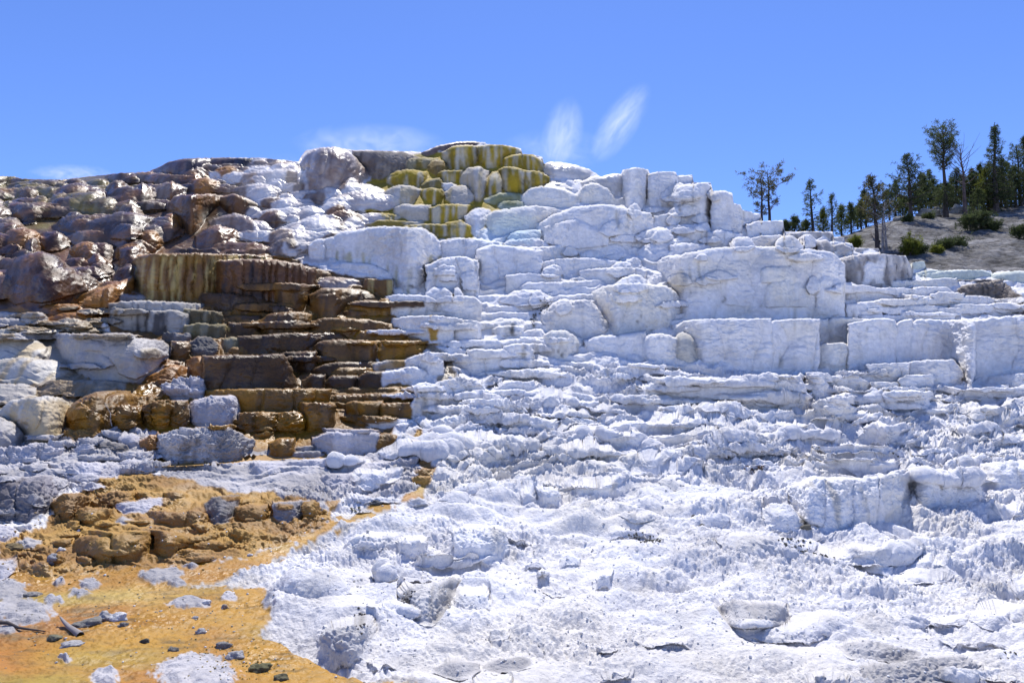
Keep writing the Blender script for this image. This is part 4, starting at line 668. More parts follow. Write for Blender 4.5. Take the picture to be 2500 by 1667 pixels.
# turquoise seep, dark nicks and cracks, golden crust specks
def ell(fr, cx, cy, rx, ry):
    ox, oy, k = FR[fr]; return np.clip(1.6 * (1 - np.hypot((zX - ox - cx * k) / (rx * k), (zY - oy - cy * k) / (ry * k))), 0, 1)
whit = np.isin(KK, [KI[k] for k in ('W', 'WC', 'WT', 'A', 'WV')])
paint(whit * ell('C', 120, 900, 330, 120), (.60, .77, .83), .5)
paint(whit * ell('B', 2150, 800, 260, 90), (.72, .80, .70), .5)
paint((np.isin(KK, [KI[k] for k in ('M','MY','ML','DM')])) * np.clip((420 - Xg) / 420, 0, 1) * np.clip((600 - Yg) / 60, 0, 1) * sstep(.1, .5, perlin(px / 2.2, pz_ / .9, None, 47)), (.30, .21, .035), .75)
paint((np.isin(KK, [KI[k] for k in ('M','ML','DM','DV')])) * sstep(.15, .5, perlin(px / 1.6, pz_ / .8, None, 48)), (.30, .14, .055), .6)
NICK = [('G',1205,590,14,34),('G',1025,710,9,22),('G',1265,668,8,16),('G',485,855,9,22),('G',535,860,9,26),('G',580,870,10,45),('G',572,258,12,14),('G',685,262,20,26),('G',1865,360,18,26),('G',1878,440,9,45),('G',1780,435,8,14),('G',2190,487,12,18),('G',1610,380,5,45),('G',430,490,40,55),('G',345,600,22,60),('G',170,690,60,70),('C',1765,790,10,75),('C',1530,700,8,36),('C',1665,742,9,9),('C',1940,970,14,40),('B',1365,1335,60,22),('B',2265,490,14,50),('H',1065,510,7,45),('Q',2160,480,75,16),('R',410,590,28,34),('R',480,598,45,14),('K',1350,900,55,85),('K',920,1090,50,60),('K',960,1100,50,40),('F',1220,470,5,70),('E',1600,1075,7,60),('E',1400,1150,6,60),('E',1490,720,8,40),('E',1240,900,8,40),('A',1600,600,16,70),('Q',680,970,3,3),('R',1000,135,10,6),('R',700,135,14,4),('H',600,165,5,20)]
for fr, cx, cy, rx, ry in NICK: paint(ell(fr, cx, cy, rx * 1.15, ry * 1.15) * sstep(-.35, .25, perlin(px * 5, pz_ * 5, None, 44)), (.10, .085, .06), .88)
paint(isOF * sstep(.0, .6, perlin(px / 1.6 + .5, py_ / 1.2, None, 45)), (.34, .13, .008), .7)
paint(isOF * sstep(.1, .6, perlin(px / 2.4 + 7, py_ / 1.0, None, 46)), (.30, .24, .03), .65)
paint(isOF * ell('I', 100, 1380, 560, 170), (.40, .15, .012), .75); paint(isOF * ell('I', 900, 1380, 900, 130), (.34, .26, .035), .5)
paint(isOF * ell('I', 1350, 820, 330, 70), (.46, .20, .015), .55); paint(isOF * ell('I', 1000, 850, 700, 110), (.56, .40, .12), .4)
paint(isOF * sstep(.12, .5, perlin((px + .5 * py_) / .5, (py_ - .3 * px) / .10, None, 49) * (.6 + perlin(px / 1.5, py_ / 1.5, None, 57))), (.13, .08, .015), .75)
paint(isOF * sstep(.2, .5, perlin(px / .12, py_ / .05, None, 58)), (.16, .10, .02), .45)
paint((KK == KI['A']) * sstep(.30, .55, perlin(px / .5, py_ / .5, pz_ / .4, 50)), (.55, .53, .50), .5)
paint((KK == KI['A']) * (.9 * ell('K', 500, 1250, 900, 420) + .5 * ell('S', 1500, 1640, 900, 160)), (.56, .54, .53), .55)
C = blur2(C.astype(f32), 1)
wet = kmap('wet'); wet = np.where(LID == -2, .98, wet); wet = blur2(wet.astype(f32), 2)
wet = np.clip(wet * (.8 + .35 * perlin(px / .8, py_ / .8, pz_ / .6, 51)), 0, 1)
C = np.clip(np.where((LID == -2)[..., None], np.array((.36, .20, .05), f32), C), .01, .9)

# ------------------------------------------------------------------ back of the hill, then split into objects
NB = 5
bk = []
for q, (dy, dz) in enumerate([(.6, .0), (2, -.1), (6, -.6), (14, -3), (22, -14)]):
    r = P[0].copy(); r[:, 1] += dy; r[:, 2] += dz + .1 * perlin(r[:, 0] / 1.5, r[:, 1] / 1.5, seed=60 + q) * (q > 0); r[:, 0] *= 1 + dy / 60; bk.append(r)
P = np.concatenate([np.stack(bk[::-1]), P]); C = np.concatenate([np.repeat(C[:1], NB, 0), C]); wet = np.concatenate([np.repeat(wet[:1] * .5, NB, 0), wet])
LIDf = np.concatenate([np.full((NB, NX), -1, np.int32), LID]); KKf = np.concatenate([np.repeat(KK[:1], NB, 0), KK])
NRM = grid_normals(P); NRM = -NRM if NRM[NB + 50:, :, 1].mean() > 0 else NRM
H, Wd = P.shape[:2]
ii = np.arange(H * Wd).reshape(H, Wd)
Q = np.stack([ii[:-1, :-1], ii[1:, :-1], ii[1:, 1:], ii[:-1, 1:]], -1).reshape(-1, 4)
own = LIDf[1:, :-1].ravel(); qk = KKf[1:, :-1].ravel()
named = np.array([e['name'] is not None for e in ALL])
for k_, e in enumerate(ALL):   # lobes drawn on a named ledge belong to it
    e['own'] = k_ if e['name'] else -1
cen = {}
gname = sorted(set(GROUPS.values())); gi = np.array([gname.index(GROUPS[k]) for k in KN])
ownmap = np.array([e['own'] for e in ALL])
qo = np.where(own >= 0, ownmap[np.maximum(own, 0)], -1)
# sub lobes: give them to the named ledge around them
for k_, e in enumerate(ALL):
    if e.get('sub') and not e['name']:
        m = (LID == k_)
        if not m.any(): continue
        rr, cc = np.nonzero(m); ring = np.concatenate([LID[np.minimum(rr + 3, NY - 1), cc], LID[rr, np.minimum(cc + 3, NX - 1)], LID[rr, np.maximum(cc - 3, 0)], LID[np.maximum(rr - 3, 0), cc]])
        ring = ring[(ring >= 0) & (ring != k_)]; ring = ring[named[ring]] if len(ring) else ring
        if len(ring) > .12 * 4 * math.sqrt(m.sum()):
            qo[own == k_] = np.bincount(ring).argmax()
flip = True
Pf, Cf, Wf, Nf = P.reshape(-1, 3), C.reshape(-1, 3), wet.ravel(), NRM.reshape(-1, 3)
def cut(mask, name, origin=None):
    q = Q[mask]; u, inv = np.unique(q.ravel(), return_inverse=True)
    V = Pf[u]
    return mesh_obj(name, V, inv.reshape(-1, 4), 4, M_ROCK, attrs={'Col': Cf[u], 'wet': Wf[u]}, loc=origin(V) if origin else None, normals=Nf[u])
def base_of(V): lo = V.min(0); hi = V.max(0); return (float((lo[0] + hi[0]) / 2), float((lo[1] + hi[1]) / 2), float(lo[2]))
SLOPE_LABEL = {'white_slope': 'white', 'wet_mound_slope': 'wet', 'orange_flat': 'orange', 'rubble_slope': 'grey', 'ochre_slope': 'ochre', 'brown_slope': 'brown'}
for g_, gn in enumerate(gname):
    m = (qo < 0) & (own != -2) & (gi[qk] == g_)
    if m.any(): tag(cut(m, gn), kind='structure')
m = (own == -2)
tag(cut(m, 'pool_water'), kind='structure')
for k_, e in enumerate(ALL):
    if e['name']:
        m = qo == k_
        if m.sum() > 30: tag(cut(m, e['name'], base_of), e['label'], e['cat'])
        else: print('HIDDEN', e['name'], e['label'], int(m.sum()))
def at(X, Y):
    """point of the slope seen at a photo pixel"""
    j = int(round((X - XA) / PXS)); i = int(np.argmin(np.abs(Yg[:, j] - Y)))
    return P[NB + max(0, min(NY - 1, i)), j]
# ground reaching the horizon, below everything
g = 1500.0
gv = np.array([[-g, -g, -.35], [g, -g, -.35], [g, g, -.35], [-g, g, -.35]], f32)
mg, tg, pg = new_mat('pale_ground')
ng = nd(tg, 'ShaderNodeTexNoise'); ng.inputs['Scale'].default_value = .8; ng.inputs['Detail'].default_value = 8
gg = nd(tg, 'ShaderNodeNewGeometry'); tg.links.new(gg.outputs['Position'], ng.inputs['Vector'])
rg_ = nd(tg, 'ShaderNodeValToRGB'); rg_.color_ramp.elements[0].color = (.45, .43, .40, 1); rg_.color_ramp.elements[1].color = (.70, .68, .65, 1)
tg.links.new(ng.outputs[0], rg_.inputs[0]); tg.links.new(rg_.outputs[0], pg.inputs['Base Color']); pg.inputs['Roughness'].default_value = .95
tag(mesh_obj('ground', gv, np.array([[0, 1, 2, 3]]), 4, mg), kind='structure')
# ------------------------------------------------------------------ grey hillside behind the terraces, on the right
HS = [(1700,575),(1850,580),(2000,582),(2058,577),(2130,550),(2200,535),(2260,524),(2350,516),(2420,505),(2500,498),(2700,488),(3000,480)]
hx = np.array([p[0] for p in HS], float); hy = np.array([p[1] for p in HS], float)
hX = np.linspace(1700, 3000, 520); hsk = np.interp(hX, hx, hy)
ht = np.linspace(0, 1, 240)[:, None]; HY = hsk[None] + (730 - hsk)[None] * ht; HX = np.broadcast_to(hX[None], HY.shape)
def hill_depth(X, Y):
    s = np.interp(X, hx, hy); far = np.interp(X, [1700, 2058, 2300, 3000], [62, 66, 80, 84])
    t = np.clip((Y - s) / (680 - s), -.4, 1.4)
    return far * np.exp(np.log(43 / far) * np.sign(t) * np.abs(t) ** .85)
PH = point(HX, HY, hill_depth(HX, HY)).astype(f32)
nh = .25 * np.abs(perlin(PH[..., 0] / .35, PH[..., 1] / .35, seed=75)) * np.clip(.4 + perlin(PH[..., 0] / 3, PH[..., 1] / 3, seed=76), 0, 1) + perlin(PH[..., 0] / 6, PH[..., 1] / 6, seed=71) * .5 + perlin(PH[..., 0] / 1.6, PH[..., 1] / 1.6, seed=72) * .22 + perlin(PH[..., 0] / .6, PH[..., 1] / .6, seed=73) * .10
PH[..., 2] += nh * np.clip(ht[...] * 8, .2, 1)
back = []
for dy, dz in ((8, .3), (25, 0), (60, -6), (120, -30)):
    r = PH[0].copy(); r[:, 1] += dy; r[:, 0] *= 1 + dy / 80; r[:, 2] += dz; back.append(r)
PH = np.concatenate([np.stack(back[::-1]), PH])
Hh, Hw = PH.shape[:2]; hi_ = np.arange(Hh * Hw).reshape(Hh, Hw)
HQ = np.stack([hi_[:-1, :-1], hi_[1:, :-1], hi_[1:, 1:], hi_[:-1, 1:]], -1).reshape(-1, 4)
mh, th, ph_ = new_mat('grey_soil'); Lk = th.links.new
gh = nd(th, 'ShaderNodeNewGeometry')
h1 = nd(th, 'ShaderNodeTexNoise'); h1.inputs['Scale'].default_value = .35; h1.inputs['Detail'].default_value = 7
h2 = nd(th, 'ShaderNodeTexNoise'); h2.inputs['Scale'].default_value = 1.6; h2.inputs['Detail'].default_value = 8; h2.inputs['Roughness'].default_value = .7
for h in (h1, h2): Lk(gh.outputs['Position'], h.inputs['Vector'])
hr = nd(th, 'ShaderNodeValToRGB'); e_ = hr.color_ramp.elements; e_[0].position = .38; e_[0].color = (.13, .125, .118, 1); e_[1].position = .62; e_[1].color = (.30, .29, .28, 1)
hb = nd(th, 'ShaderNodeValToRGB'); e_ = hb.color_ramp.elements; e_[0].position = .36; e_[0].color = (.30, .29, .28, 1); e_[1].position = .60; e_[1].color = (1, 1, 1, 1)  # dark blotches multiplied into the soil colour as mottled shadows
hm = nd(th, 'ShaderNodeMix', data_type='RGBA', blend_type='MULTIPLY'); hm.inputs[0].default_value = 1
Lk(h1.outputs[0], hr.inputs[0]); Lk(h2.outputs[0], hb.inputs[0]); Lk(hr.outputs[0], hm.inputs[6]); Lk(hb.outputs[0], hm.inputs[7]); Lk(hm.outputs[2], ph_.inputs['Base Color'])
ph_.inputs['Roughness'].default_value = .95; ph_.inputs['Specular IOR Level'].default_value = .1
hbm = nd(th, 'ShaderNodeBump'); hbm.inputs['Strength'].default_value = .8; hbm.inputs['Distance'].default_value = .15; Lk(h2.outputs[0], hbm.inputs['Height']); Lk(hbm.outputs[0], ph_.inputs['Normal'])
tag(mesh_obj('hillside', PH.reshape(-1, 3), HQ, 4, mh), kind='structure')
def on_hill(X, Y): return point(X, Y, float(hill_depth(np.array(X, float), np.array(Y, float))))

# ------------------------------------------------------------------ trees
def bark_mat(name, c1, c2):
    m, t, p = new_mat(name); n = nd(t, 'ShaderNodeTexNoise'); n.inputs['Scale'].default_value = 5; n.inputs['Detail'].default_value = 6
    g = nd(t, 'ShaderNodeNewGeometry'); t.links.new(g.outputs['Position'], n.inputs['Vector'])
    r = nd(t, 'ShaderNodeValToRGB'); r.color_ramp.elements[0].position = .35; r.color_ramp.elements[1].position = .65
    r.color_ramp.elements[0].color = (*c1, 1); r.color_ramp.elements[1].color = (*c2, 1)
    t.links.new(n.outputs[0], r.inputs[0]); t.links.new(r.outputs[0], p.inputs['Base Color']); p.inputs['Roughness'].default_value = .9; return m
def leaf_mat(name, c1, c2):
    m, t, p = new_mat(name); a = nd(t, 'ShaderNodeAttribute', attribute_name='tone')
    r = nd(t, 'ShaderNodeValToRGB'); r.color_ramp.elements[0].color = (*c1, 1); r.color_ramp.elements[1].color = (*c2, 1)
    t.links.new(a.outputs['Fac'], r.inputs[0]); t.links.new(r.outputs[0], p.inputs['Base Color'])
    p.inputs['Roughness'].default_value = .7; p.inputs['Specular IOR Level'].default_value = .25
    tr = nd(t, 'ShaderNodeBsdfTranslucent'); t.links.new(r.outputs[0], tr.inputs[0])
    mx = nd(t, 'ShaderNodeMixShader'); mx.inputs[0].default_value = .45
    t.links.new(p.outputs[0], mx.inputs[1]); t.links.new(tr.outputs[0], mx.inputs[2]); t.links.new(mx.outputs[0], t.nodes['Material Output'].inputs[0]); return m
BARK = bark_mat('dark_bark', (.035, .028, .026), (.075, .06, .055)); BARE = bark_mat('bare_wood', (.16, .14, .135), (.34, .31, .30)); DEADBR = bark_mat('dead_brown_wood', (.07, .05, .045), (.14, .10, .09))
LEAF = {'green': leaf_mat('pine_needles', (.035, .05, .02), (.15, .18, .06)), 'dark': leaf_mat('dark_needles', (.028, .042, .018), (.115, .145, .05)),
        'rust': leaf_mat('rusty_needles', (.045, .048, .02), (.16, .145, .055)), 'olive': leaf_mat('olive_needles', (.07, .085, .012), (.21, .23, .035))}
class MB:
    def __init__(s): s.v = []; s.f = []; s.t = []; s.n = 0
    def tube(s, pts, radii, k=6):
        pts = [np.asarray(p, float) for p in pts]
        rings = []
        for i, p in enumerate(pts):
            d = pts[min(i + 1, len(pts) - 1)] - pts[max(i - 1, 0)]; d /= np.linalg.norm(d) + 1e-9
            a = np.cross(d, (0, 0, 1) if abs(d[2]) < .9 else (1, 0, 0)); a /= np.linalg.norm(a) + 1e-9; b = np.cross(d, a)
            an = np.arange(k) * 2 * math.pi / k
            s.v.append(p + radii[i] * (np.cos(an)[:, None] * a + np.sin(an)[:, None] * b)); rings.append(s.n); s.n += k
        for i in range(len(pts) - 1):
            for j in range(k): s.f.append((rings[i] + j, rings[i] + (j + 1) % k, rings[i + 1] + (j + 1) % k, rings[i + 1] + j))
    def build(s, name, mat, parent, loc): return mesh_obj(name, np.concatenate(s.v), np.array(s.f), 4, mat, parent, loc=loc)
def tufts(C, D, L_, Wd_, rs, n, tone):
    """n narrow needle blades round every centre C (k,3), leaning along D"""
    k = len(C); c = np.repeat(C, n, 0); d = np.repeat(D, n, 0) * .55 + rs.normal(size=(k * n, 3)) * .6; d[:, 2] += .18
    d /= np.linalg.norm(d, axis=1)[:, None]; s = np.cross(d, rs.normal(size=d.shape)); s /= np.linalg.norm(s, axis=1)[:, None] + 1e-9
    ln = L_ * (.6 + .8 * rs.rand(k * n, 1)); w_ = Wd_ * (.7 + .6 * rs.rand(k * n, 1)); c = c + rs.normal(size=c.shape) * L_ * .18
    v = np.stack([c - s * w_ * .4, c + s * w_ * .4, c + d * ln * .6 + s * w_ * .5, c + d * ln * .6 - s * w_ * .5], 1)
    v[:, 2] += d * ln * .0; t = np.repeat(np.clip(np.repeat(tone, n) + rs.normal(size=k * n) * .16, 0, 1), 4)
    return v.reshape(-1, 3), t
def prof(style, h):
    if style == 'spruce': return .12 + .88 * (1 - h) ** .85
    if style == 'cone': return max(.1, (1 - h) ** .7 * min(1, .45 + 2.5 * h))
    if style == 'pine': return max(.25, 1.0 - .55 * abs(h - .55) * 1.6)
    return math.sqrt(max(.06, 1 - (2 * h - .9) ** 2)) if h < .95 else .2
_tseed = [100]
def tree(name, label, cat, bx, by, ty, hw, style, leaf='green', start=.15, dens=1.0, group=None, bark=None, lean=0., blobs=None, base=None, tuft=.27, gap=.0, up=0., loc_d=None):
    _tseed[0] += 1; rs = np.random.RandomState(_tseed[0]); rr = random.Random(_tseed[0])
    B = on_hill(bx, by) if base is None else np.array(base, float)
    d = float(B[1]); m = d / F; Hh_ = (by - ty) * m; R = hw * m
    root = empty(name, tuple(B)); tag(root, label, cat, group)
    tr = MB(); n = 9
    sway = rs.normal(size=(n, 2)).cumsum(0) * .012 * Hh_; axis = []
    for i in range(n):
        h = i / (n - 1); axis.append(B + np.array([sway[i, 0] * h + lean * R * h, sway[i, 1] * h, Hh_ * h - .5 * (i == 0)]))
    axis = np.array(axis); r0 = max(.07, .022 * Hh_ * (1.2 if style != 'bush' else .5))
    tr.tube(axis, [r0 * (1.25 - .2 * (i > 0) - 1.0 * i / (n - 1)) + .012 for i in range(n)], 8)
    def ax(h): q = np.clip(h, 0, 1) * (n - 1); i = int(min(n - 2, math.floor(q))); return axis[i] * (1 - (q - i)) + axis[i + 1] * (q - i)
    br = MB(); tc, td, tn = [], [], []
    nb = int((22 + Hh_ * 5.0) * dens) if style != 'snag' else int(26 * dens)
    for b in range(nb):
        h = start + (1 - start) * ((b + rr.random()) / nb) ** .9; az = b * 2.39996 + rr.uniform(-.5, .5)
        w_ = prof(style, (h - start) / (1 - start)) * R * rr.uniform(.55, 1.12)
        if rr.random() < (.3 if style == 'pine' else .15): w_ *= .5
        if gap and math.sin(h * 23 + _tseed[0]) > 1 - gap * 2: continue
        rise = {'spruce': rr.uniform(-.30, .05), 'cone': rr.uniform(-.15, .25), 'pine': rr.uniform(.05, .5), 'bush': rr.uniform(.2, 1.0), 'snag': rr.uniform(-.1, .9)}[style] + up * (h - .3)
        o = ax(h * (.97 if style != 'bush' else .55)); out = np.array([math.cos(az), math.sin(az), 0]); side = np.array([-math.sin(az), math.cos(az), 0])
        bend = rr.uniform(-.18, .18); pts_ = []
        curve = .35 if style in ('spruce', 'cone') else .25
        for q in (0, .33, .66, 1.0): pts_.append(o + out * w_ * q + side * w_ * bend * q * q + np.array([0, 0, w_ * (rise * q + curve * q * q - (.25 * q if style == 'spruce' else 0))]))
        rb = max(.016, r0 * .32 * (1 - .6 * h)); br.tube(pts_, [rb, rb * .75, rb * .5, rb * .22], 4)
        pts_ = np.array(pts_)
        def on(q): z = q * 3; i = int(min(2, math.floor(z))); return pts_[i] * (1 - (z - i)) + pts_[i + 1] * (z - i)
        ntw = max(3, int(w_ * (4.2 if style != 'snag' else 2.2)))
        for t_ in range(ntw):
            q = rr.uniform(.25 if style not in ('pine',) else .5, 1.0); o2_ = on(q); sg = rr.choice((-1, 1))
            tl = w_ * (.36 if style != 'snag' else .3) * (1.15 - .6 * q) * rr.uniform(.5, 1.1)
            dv = out * rr.uniform(.3, .9) + side * sg * rr.uniform(.3, .9) + np.array([0, 0, rr.uniform(-.15, .4) + (.25 if style in ('pine', 'snag') else 0)]); dv /= np.linalg.norm(dv)
            br.tube([o2_, o2_ + dv * tl * .55, o2_ + dv * tl + np.array([0, 0, tl * .12])], [rb * .3, rb * .2, .006], 3)
            if style == 'snag': continue
            for q2 in ((.35, .7, 1.0) if style != 'pine' else (.6, .8, 1.0)):
                tc.append(o2_ + dv * tl * q2 + np.array([rr.gauss(0, .1), rr.gauss(0, .1), rr.gauss(0, .1)])); td.append(dv); tn.append(np.clip(.45 + .2 * rr.gauss(0, 1) + .25 * (h - .5), 0, 1))
    if style != 'snag':
        for z in np.linspace(max(start, .55), 1, 14): tc.append(ax(z) + rs.normal(size=3) * .05); td.append(np.array([0, 0, 1.])); tn.append(.5)
    tr.build('trunk', bark or BARK, root, None) if False else None
    o_tr = tr.build('trunk', bark or BARK, root, None); o_tr.matrix_parent_inverse = root.matrix_world.inverted() if False else o_tr.matrix_parent_inverse
    o_br = br.build('branches', bark or BARK, root, None)
    kids = [o_tr, o_br]
    if tc:
        nbl = 5 if (style == 'pine' or leaf == 'rust' or dens < .9) else 7
        V, T = tufts(np.array(tc), np.array(td), tuft, tuft * .13, rs, nbl, np.array(tn))
        kids.append(mesh_obj('crown', V, np.arange(len(V)).reshape(-1, 4), 4, LEAF[leaf], root, attrs={'tone': T}, smooth=False))
    for o in kids: o.location = (-B[0], -B[1], -B[2])
    return root
def T(px_, py2): return (1800 + .2998 * px_, 250 + .2998 * py2)
def tr_(name, label, cat, x, yb, yt, hw, style, **k):
    X, Y = T(x, yb); return tree(name, label, cat, X, Y, T(0, yt)[1], hw * .2998 * (1.35 if style in ('pine', 'cone', 'snag') else 1.1), style, **k)
PT = 'pines behind the white skyline'; FG = 'dense evergreens filling the wood on the hill'
tr_('pine_tree', 'rusty sparse twin trunk pine standing alone, nearest the white terraces', 'pine tree', 262, 1090, 530, 150, 'pine', leaf='rust', start=.32, dens=.62, tuft=.32, gap=.14)
tr_('pine_tree', 'thin leaning pine stem crowding the rusty twin pine', 'pine tree', 205, 1090, 590, 90, 'pine', leaf='rust', start=.35, dens=.5, tuft=.32, gap=.15, lean=-.2)
tr_('pine_tree', 'dark open crowned pine right of the rusty twin pine', 'pine tree', 620, 1090, 608, 110, 'cone', leaf='green', start=.22, dens=.7, tuft=.32, gap=.12, up=.3)
tr_('pine_tree', 'short thin topped pine between the dark open pine and low green wood', 'pine tree', 775, 1100, 735, 75, 'cone', leaf='green', start=.12, dens=.8, gap=.1)
tr_('pine_tree', 'bushy reddish pine with dark forked foot, behind two bare grey trunks', 'pine tree', 1142, 1200, 560, 140, 'cone', leaf='rust', start=.34, dens=1.0, tuft=.30, up=.4)
tr_('dead_tree', 'left bare grey trunk of the pair on the terrace edge', 'dead tree', 1187, 1215, 800, 150, 'snag', bark=BARE, start=.35, dens=.9)
tr_('dead_tree', 'right bare grey trunk of the pair on the terrace edge', 'dead tree', 1216, 1217, 830, 110, 'snag', bark=BARE, start=.3, dens=.8)
tr_('pine_tree', 'broad conical pine with ragged top and thick dark trunk on the knoll', 'pine tree', 1420, 975, 390, 180, 'cone', leaf='dark', start=.2, dens=1.25, up=.5)
t6 = tr_('pine_tree', 'tall pine with fan shaped top leaning left, right of the conical pine', 'pine tree', 1715, 935, 640, 125, 'cone', leaf='dark', start=.2, dens=1.0)
tr_('pine_tree', 'fan topped upper stem of the tallest round crowned pine', 'pine tree', 1700, 935, 215, 105, 'pine', leaf='green', start=.56, dens=1.3, tuft=.32, up=.9, lean=-.1)
tr_('dead_tree', 'tall bare dead tree with upswept twigs against the sky', 'dead tree', 1860, 935, 345, 120, 'snag', bark=DEADBR, start=.45, dens=1.2, up=1.2)
tr_('spruce_tree', 'tall pointed spruce, the highest treetop at the right', 'spruce tree', 2110, 900, 145, 125, 'spruce', leaf='dark', start=.12, dens=1.5, up=.25)
tr_('pine_tree', 'round topped dark pine at the right edge of the wood', 'pine tree', 2310, 845, 320, 70, 'pine', leaf='dark', start=.3, dens=1.1)
tr_('pine_tree', 'dark tree cut off by the right border', 'pine tree', 2400, 860, 240, 90, 'cone', leaf='dark', start=.1, dens=1.2)
DENSE = [(850,1080,830,62,'olive'),(930,1060,815,55,'green'),(1010,1020,800,65,'green'),(700,1090,870,65,'olive'),(470,1090,930,75,'green'),(400,1090,960,50,'green'),(560,1090,960,60,'green'),(1290,930,640,85,'dark'),(1050,1000,700,75,'dark'),(1540,900,580,80,'dark'),(1620,890,610,70,'dark'),(1790,900,520,95,'dark'),(1910,890,560,85,'dark'),(2000,880,480,80,'dark'),(2050,900,520,100,'olive'),(2190,880,440,110,'dark'),(2270,870,500,90,'dark'),(2120,900,600,110,'green'),(1960,930,700,80,'dark'),(1480,920,700,80,'green'),(1700,900,700,90,'green'),(1350,940,760,80,'olive')]
DL = ['yellow green bushy conifer beside the short thin topped pine','mid green conifer left of the hill shoulder','green conifer on the hill shoulder by the reddish pine','yellow green low conifer under the short thin topped pine','low green conifer leaning on the white skyline ledge','leftmost low green bush behind the white skyline','low green conifer right of the white skyline ledge','dark conifer left of the broad conical pine','dark conifer peeping over the bushy reddish pine','dark conifer just right of the broad conical pine','dark conifer between conical pine and fan topped pine','dark conifer right of the fan topped pine','dark conifer behind the tall dead tree','dark conifer rising left of the tall spruce','bright olive bushy conifer in front of the tall spruce','large dark conifer right of the tall spruce','dark conifer beside the round topped edge pine','mid green conifer at the foot of the tall spruce','dark low conifer behind the shrub mass','mid green low conifer behind the boulders','mid green low conifer around the fan topped pine','yellow green low conifer left of the boulders']
for (x, yb, yt, hw, lf), lab in zip(DENSE, DL): tr_('evergreen_tree', lab, 'evergreen tree', x, yb - 6, yt, hw, 'cone', leaf=lf, start=.02, dens=1.15, group=FG)
MORE = [(1500,905,560,110,'dark'),(1580,880,540,100,'green'),(1660,880,660,110,'dark'),(1760,880,600,110,'green'),(1850,880,570,110,'dark'),(1930,870,520,100,'dark'),(2010,860,560,120,'green'),(2080,860,470,120,'dark'),(2150,860,520,130,'dark'),(2230,860,460,120,'green'),(2330,850,560,110,'dark'),(1240,940,700,90,'green'),(1120,980,780,90,'dark'),(980,1010,840,80,'dark'),(1400,930,660,110,'dark')]
ML_ = ['dark evergreen filling the gap right of the conical pine','mid green evergreen in the gap before the fan topped pine','dark low evergreen left of the fan topped pine','mid green evergreen under the fan of the tall pine','dark evergreen beside the dead tree stem','dark evergreen between the dead tree and spruce','mid green evergreen left of the spruce foot','dark tall evergreen behind the spruce, its left side','dark evergreen behind the spruce, its right side','mid green tall evergreen between spruce and edge pine','dark evergreen behind the edge pine','mid green evergreen left of the conical pine','dark evergreen behind the pair of bare trunks','dark low evergreen farthest left on the hill shoulder','dark evergreen hidden behind the conical pine']
for (x, yb, yt, hw, lf), lab in zip(MORE, ML_): tr_('evergreen_tree', lab, 'evergreen tree', x, yb - 12, yt, hw, 'cone', leaf=lf, start=.02, dens=1.2, group=FG)
SHR = [(965,1185,1082,40,'olive','small yellow green conifer seedling above the dirty white wall'),(1412,1258,1050,85,'olive','pointed yellow green juniper on the bare grey slope'),(1480,1255,1150,55,'dark','dark low juniper hugging the pointed yellow green one'),(1630,1245,1185,45,'olive','little bright olive bush beside dead white branches'),(1700,1215,1120,80,'dark','dark spreading juniper with dead white branches, left half'),(1790,1200,1130,80,'dark','dark spreading juniper on the bare slope, right half'),(1900,1060,850,90,'dark','dark juniper mass around the foot of the tall dead tree'),(1990,1040,830,90,'dark','dark juniper mass below the tall spruce'),(2080,1050,960,60,'dark','dark low juniper right of the juniper masses'),(2300,1090,1010,60,'dark','dark shrub near the right border on shaded ground'),(1385,985,915,35,'dark','small dark shrub at the foot of the conical pine'),(1560,960,915,45,'green','small green shrub in front of the boulders')]
for x, yb, yt, hw, lf, lab in SHR: tr_('juniper_shrub', lab, 'shrub', x, yb, yt, hw, 'bush', leaf=lf, start=.0, dens=1.6, tuft=.28)
def stick(name, label, pts_, r, mat, cat='branch'):
    b = MB(); pts_ = [np.asarray(p, float) for p in pts_]; n = len(pts_); b.tube(pts_, [r * (1 - .75 * i / (n - 1)) for i in range(n)], 7)
    V = np.concatenate(b.v); o = (float(V[:, 0].mean()), float(V[:, 1].mean()), float(V[:, 2].min()))
    return tag(mesh_obj(name, V, np.array(b.f), 4, mat, loc=o), label, cat)
hp = lambda x, y, dz=0: on_hill(*T(x, y)) + np.array([0, -.3, dz])
stick('dead_branch', 'curved white dead branch lying before the dark spreading juniper', [hp(1700, 1218), hp(1680, 1200, .2), hp(1665, 1170, .4), hp(1655, 1150, .5)], .07, BARE)
stick('dead_branch', 'white dead branch arching right of the dark spreading juniper', [hp(1695, 1215), hp(1740, 1205, .2), hp(1770, 1180, .4), hp(1800, 1150, .5)], .06, BARE)
stick('dead_branch', 'dark bare branch reaching left from the reddish pine', [hp(1140, 1160, .2), hp(1100, 1130, .3), hp(1075, 1105, .5)], .14, BARK)
